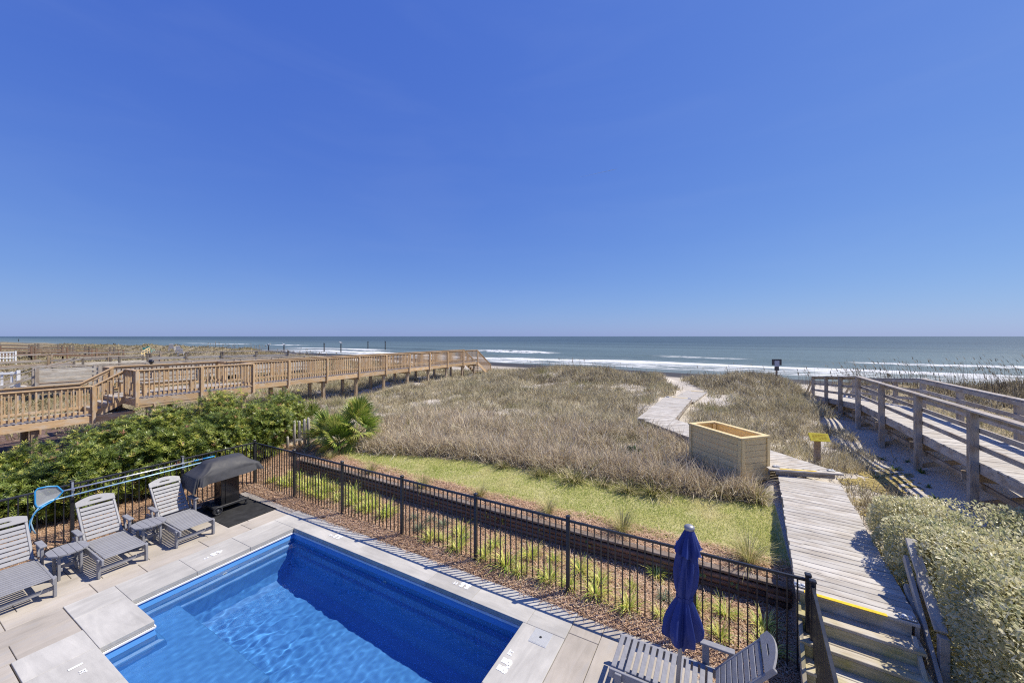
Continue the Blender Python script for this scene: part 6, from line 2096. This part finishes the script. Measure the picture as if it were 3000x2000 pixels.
# ---- silvery bush beside the steps
def silver(u, v, zc, rad, n, label, seed):
    n = int(n * 3.0)
    g = float(height(u, v))
    T = Thing('silvery_bush', (u, v, g), label, 'bush', 'silvery shrubs beside the steps')
    r = np.random.default_rng(seed)
    rad = np.array(rad)
    d = unit(r.normal(0, 1, (n, 3)))
    q = np.sign(d) * np.abs(d) ** 0.62
    q = q / np.maximum(np.abs(q).max(1), 0.86)[:, None]
    lump = 0.90 + 0.20 * vnoise(q[:, 0] * 2.2 + seed, q[:, 1] * 2.2 + q[:, 2] * 2.0, seed)
    p = q * rad * (lump * (1 - 0.30 * r.random(n) ** 2.2))[:, None]
    p = p + np.array([0, 0, zc - g])
    # keep the sprays off the walkway and steps
    lim = 1.98 + 0.07 * (p[:, 1] + v - 6.1) + 0.10 * (vnoise(p[:, 1] * 3, p[:, 2] * 3, seed) - 0.2)
    lim = np.where(p[:, 1] + v < 6.95, np.maximum(lim, 2.17), lim)
    ok = (p[:, 2] > 0.05) & (p[:, 0] + u > lim)
    p, d = p[ok], d[ok]; n = len(p)
    dd = unit(d * 0.5 + r.normal(0, 0.7, (n, 3)) + np.array([0, 0, 0.15]))
    up = unit(d * 0.7 + np.array([0.15, 0.1, 0.8]) + r.normal(0, 0.45, (n, 3)))
    cl = vnoise(p[:, 0] * 4, p[:, 1] * 4 + p[:, 2] * 3, 9)
    tone = np.clip(0.12 + 0.55 * r.random(n) + 0.35 * (cl - 0.3), 0, 1)
    V, Q, T_, t = leaf_quads(p, dd, up, r.uniform(0.036, 0.060, n), r.uniform(0.018, 0.028, n), 0.14, tone)
    T.add('foliage', np_mesh('foliage', V, Q, None, M_SILVER, t), local=True, kind='stuff')
    for k in range(14):
        e = p[r.integers(0, n)] * np.array([0.95, 0.95, 0.97])
        a = r.uniform(0, 6.28)
        T.add('branch', tube_mesh([(0.08 * math.cos(a), 0.08 * math.sin(a), -0.05), tuple(e * 0.55 + np.array([0, 0, 0.1])), tuple(e)], [0.02, 0.012, 0.005], M_TWIG, 5), local=True)
    return T


silver(3.30, 7.75, 0.80, (1.15, 0.85, 0.80), 19000, 'silvery leaved bush at the head of the handrail, nearest the grey boardwalk', 301)
silver(3.25, 6.45, 0.86, (1.10, 0.85, 0.86), 20000, 'silvery leaved bush pressing against the wooden handrail', 302)
silver(3.15, 5.0, 0.90, (1.02, 0.95, 0.90), 22000, 'silvery leaved bush lowest on the steps, filling the photo corner', 303)
silver(5.0, 7.2, 0.84, (1.0, 1.2, 0.84), 14000, 'silvery leaved bush behind the others at the photo edge', 304)
silver(2.95, 3.6, 0.86, (0.78, 0.75, 0.86), 12000, 'silvery leaved bush end, beside the lowest step', 305)


# ---- palmettos
def frond_mesh(seed, L=0.62, n=22, spread=2.5, tone=0.45):
    r = np.random.default_rng(seed)
    ang = np.linspace(-spread / 2, spread / 2, n) + r.normal(0, 0.03, n)
    ln = L * (1 - 0.35 * (np.abs(ang) / (spread / 2)) ** 2) * r.uniform(0.9, 1.05, n)
    V, Q, T, tn = [], [], [], []
    for a, l in zip(ang, ln):
        c, s = math.cos(a), math.sin(a)
        sx, sy = -s, c
        droop = r.uniform(0.10, 0.30)
        pts = [(0.02, 0.0), (0.45, 0.02 + 0.05), (0.80, 0.06), (1.0, -droop * 0.5)]
        wd = [0.006, 0.019, 0.012, 0.001]
        b = len(V)
        for (f, h), w in zip(pts, wd):
            x, y = c * l * f, s * l * f
            z = h * l * 0.5 - 0.10 * l * f * f * abs(a)
            V += [(x - sx * w, y - sy * w, z), (x + sx * w, y + sy * w, z)]
        for k in range(3):
            Q.append((b + 2 * k, b + 2 * k + 2, b + 2 * k + 3, b + 2 * k + 1))
        tn += [float(np.clip(r.normal(tone, 0.12), 0, 1))] * 8
    # petiole behind the fan
    b = len(V)
    V += [(-0.45, -0.008, -0.05), (-0.45, 0.008, -0.05), (0.03, 0.008, 0), (0.03, -0.008, 0)]
    Q.append((b, b + 1, b + 2, b + 3)); tn += [0.7] * 4
    return np_mesh('frond', V, np.array(Q), None, M_PALM, np.array(tn))


FR = [frond_mesh(400 + i, 0.62, 22, 2.3 + 0.2 * i, (0.25, 0.4, 0.55, 0.7)[i]) for i in range(4)]
FRB = frond_mesh(410, 0.5, 20, 2.2, 1.0)


def palmetto(u, v, hgt, size, nf, label, seed, lean=(0, 0)):
    g = float(height(u, v))
    T = Thing('palmetto', (u, v, g), label, 'palm', 'palmettos at the end of the lawn')
    r = random.Random(seed)
    T.add('trunk', tube_mesh([(0, 0, -0.1), (lean[0] * 0.3, lean[1] * 0.3, hgt * 0.3)], [0.10, 0.07], M_TWIG, 8), local=True)
    for i in range(nf):
        az = 2.399 * i + r.uniform(-0.3, 0.3)
        f = (i + 0.5) / nf
        el = -0.25 + 1.7 * f ** 0.8 + r.uniform(-0.15, 0.15)
        d = Vector((math.cos(az) * math.cos(el), math.sin(az) * math.cos(el), math.sin(el)))
        c = Vector((lean[0], lean[1], hgt * (0.26 + 0.34 * f))) + d * 0.40 * size * r.uniform(0.7, 1.15)
        c.z = max(c.z, 0.16)
        x = (d + Vector((0, 0, -0.12))).normalized()
        upv = Vector((0, 0, 1)) if el < 1.2 else Vector((-math.cos(az), -math.sin(az), 0.2))
        y = upv.cross(x).normalized(); z = x.cross(y)
        M = Matrix(((x.x, y.x, z.x, c.x), (x.y, y.y, z.y, c.y), (x.z, y.z, z.z, c.z), (0, 0, 0, 1)))
        roll = Matrix.Rotation(r.uniform(-0.9, 0.9), 4, 'X')
        me = FRB if r.random() < 0.08 else FR[r.randrange(4)]
        T.add('frond', me, M @ roll @ Matrix.Scale(size * r.uniform(0.8, 1.1), 4), local=True)
    return T


palmetto(-10.85, 8.75, 1.45, 0.98, 34, 'tallest palmetto, dark upright fans at the corner of the lawn', 500)
palmetto(-11.0, 8.12, 0.75, 0.85, 30, 'low spreading palmetto in front, fans drooping onto the straw', 501)
palmetto(-11.75, 8.35, 0.85, 0.9, 26, 'palmetto between the low one and the old pickets', 503)
palmetto(-13.55, 8.9, 0.75, 0.95, 12, 'small lone palmetto behind the old pickets', 502)
palmetto(-20.3, 6.4, 0.3, 0.8, 9, 'small palmetto on the sand under the brown platform stairs end', 504)
palmetto(-20.6, 7.3, 0.3, 0.8, 9, 'small palmetto under the middle of the brown platform', 505)
yc = clump_mesh('yucca', M_YUCCA, 46, (0.35, 0.6), (0.025, 0.04), (0.7, 0.4), (0.0, 0.2), 510, 0.03)
top('yucca', yc, 'dark spiky yucca under the brown platform', 'plant', None, None, (-20.9, 8.25, float(height(-20.9, 8.25)) + 0.05))
# prickly pear and agave at the brush edge
a, b = at(1853, 1348, 0.62)
PCC = Thing('prickly_pear', (a, b, float(height(a, b))), 'flat-padded prickly pear cactus at the edge of the grey brush', 'cactus')
pad = lathe_mesh([(0.02, 0.0), (0.07, 0.05), (0.105, 0.13), (0.10, 0.20), (0.05, 0.26), (0.008, 0.275)], M_CACTUS, 14)
for i, (x, y, z, ry, rz) in enumerate(((0, 0, 0.0, 0.1, 0.3), (0.10, 0.04, 0.05, 0.5, 0.8), (-0.11, 0.0, 0.03, -0.5, 0.1), (0.03, 0, 0.24, 0.2, 0.9), (-0.06, 0.02, 0.22, -0.35, 0.4), (0.16, 0.03, 0.20, 0.7, 0.2))):
    PCC.add('pad', pad, Matrix.Translation((x * 0.8, y * 0.8, z * 0.75 + 0.02)) @ Matrix.Rotation(rz, 4, 'Z') @ Matrix.Rotation(ry, 4, 'Y') @ Matrix.Diagonal((0.75, 0.17, 0.75, 1)), local=True)
a, b = at(1955, 1388, 0.62)
AG = Thing('agave', (a, b, float(height(a, b))), 'blue-grey agave rosette beside the planter', 'plant')
for i in range(11):
    az = i * 2.4; el = 0.35 + 0.09 * i
    me = _cache.get('agv')
    if me is None:
        V = [(0, -0.03, 0), (0, 0.03, 0), (0.16, -0.04, 0.015), (0.16, 0.04, 0.015), (0.34, 0, 0.03), (0.16, 0, -0.015), (0, 0, -0.012)]
        me = bpy.data.meshes.new('leaf'); me.from_pydata(V, [], [(6, 0, 2, 5), (1, 6, 5, 3), (5, 2, 4), (3, 5, 4)]); me.materials.append(M_AGAVE); _cache['agv'] = me
    AG.add('leaf', me, Matrix.Translation((0, 0, 0.05)) @ Matrix.Rotation(az, 4, 'Z') @ Matrix.Rotation(-el, 4, 'Y'), local=True)
# vine leaves climbing the log wall
r = np.random.default_rng(520)
vp = [at(1273, 1478, 0.25), at(1437, 1527, 0.3), at(1470, 1528, 0.32), at(1410, 1515, 0.3), at(1565, 1580, 0.2), at(2065, 1678, 0.38), at(2155, 1718, 0.25), at(1740, 1568, 0.35)]
n = len(vp) * 3
c = np.array([(x + r.normal(0, 0.05), 6.985, 0.22 + 0.12 * r.random()) for (x, y) in vp for _ in range(3)])
V, Q, T, t = leaf_quads(c, unit(np.stack([r.normal(0, 0.6, n), -0.3 * np.ones(n), r.normal(0, 0.5, n)], 1)), np.tile([0.1, -1.0, 0.4], (n, 1)), r.uniform(0.04, 0.07, n), r.uniform(0.04, 0.06, n), 0.1, r.uniform(0.4, 0.9, n))
top('wall_vine', np_mesh('wall_vine', V, Q, None, M_WEED, t), 'few round green vine leaves on the face of the log wall', 'vine')
print('tris', sum(len(o.data.polygons) * 2 for o in bpy.data.objects if o.type == 'MESH' and o.data.users == 1))

# ------------------------------------------------------------------ faint aircraft trail, high and far
def far_pt(px, py, Y):
    X = (px - 1500) / FPX * Y
    return Vector((CT * X - ST * Y, ST * X + CT * Y, HC + (985 - py) / FPX * Y))


k_ = NT('thin_ice_trail', 1.0, 0.0)
k_.color((0.8, 0.8, 0.8))
_tr = k_.n('ShaderNodeBsdfTransparent'); _mx = k_.n('ShaderNodeMixShader'); _mx.inputs[0].default_value = 0.55
k_.link(k_.b.outputs[0], _mx.inputs[1]); k_.link(_tr.outputs[0], _mx.inputs[2]); k_.link(_mx.outputs[0], k_.out.inputs['Surface'])
p0, p1 = far_pt(1700, 519, 16000), far_pt(1808, 495, 15000)
top('contrail', tube_mesh([p0.lerp(p1, i / 8) for i in range(9)], [2.0 + 11.0 * i / 8 for i in range(8)] + [3.0], k_.m, 8), 'thin white aircraft trail high in the blue sky', 'contrail')
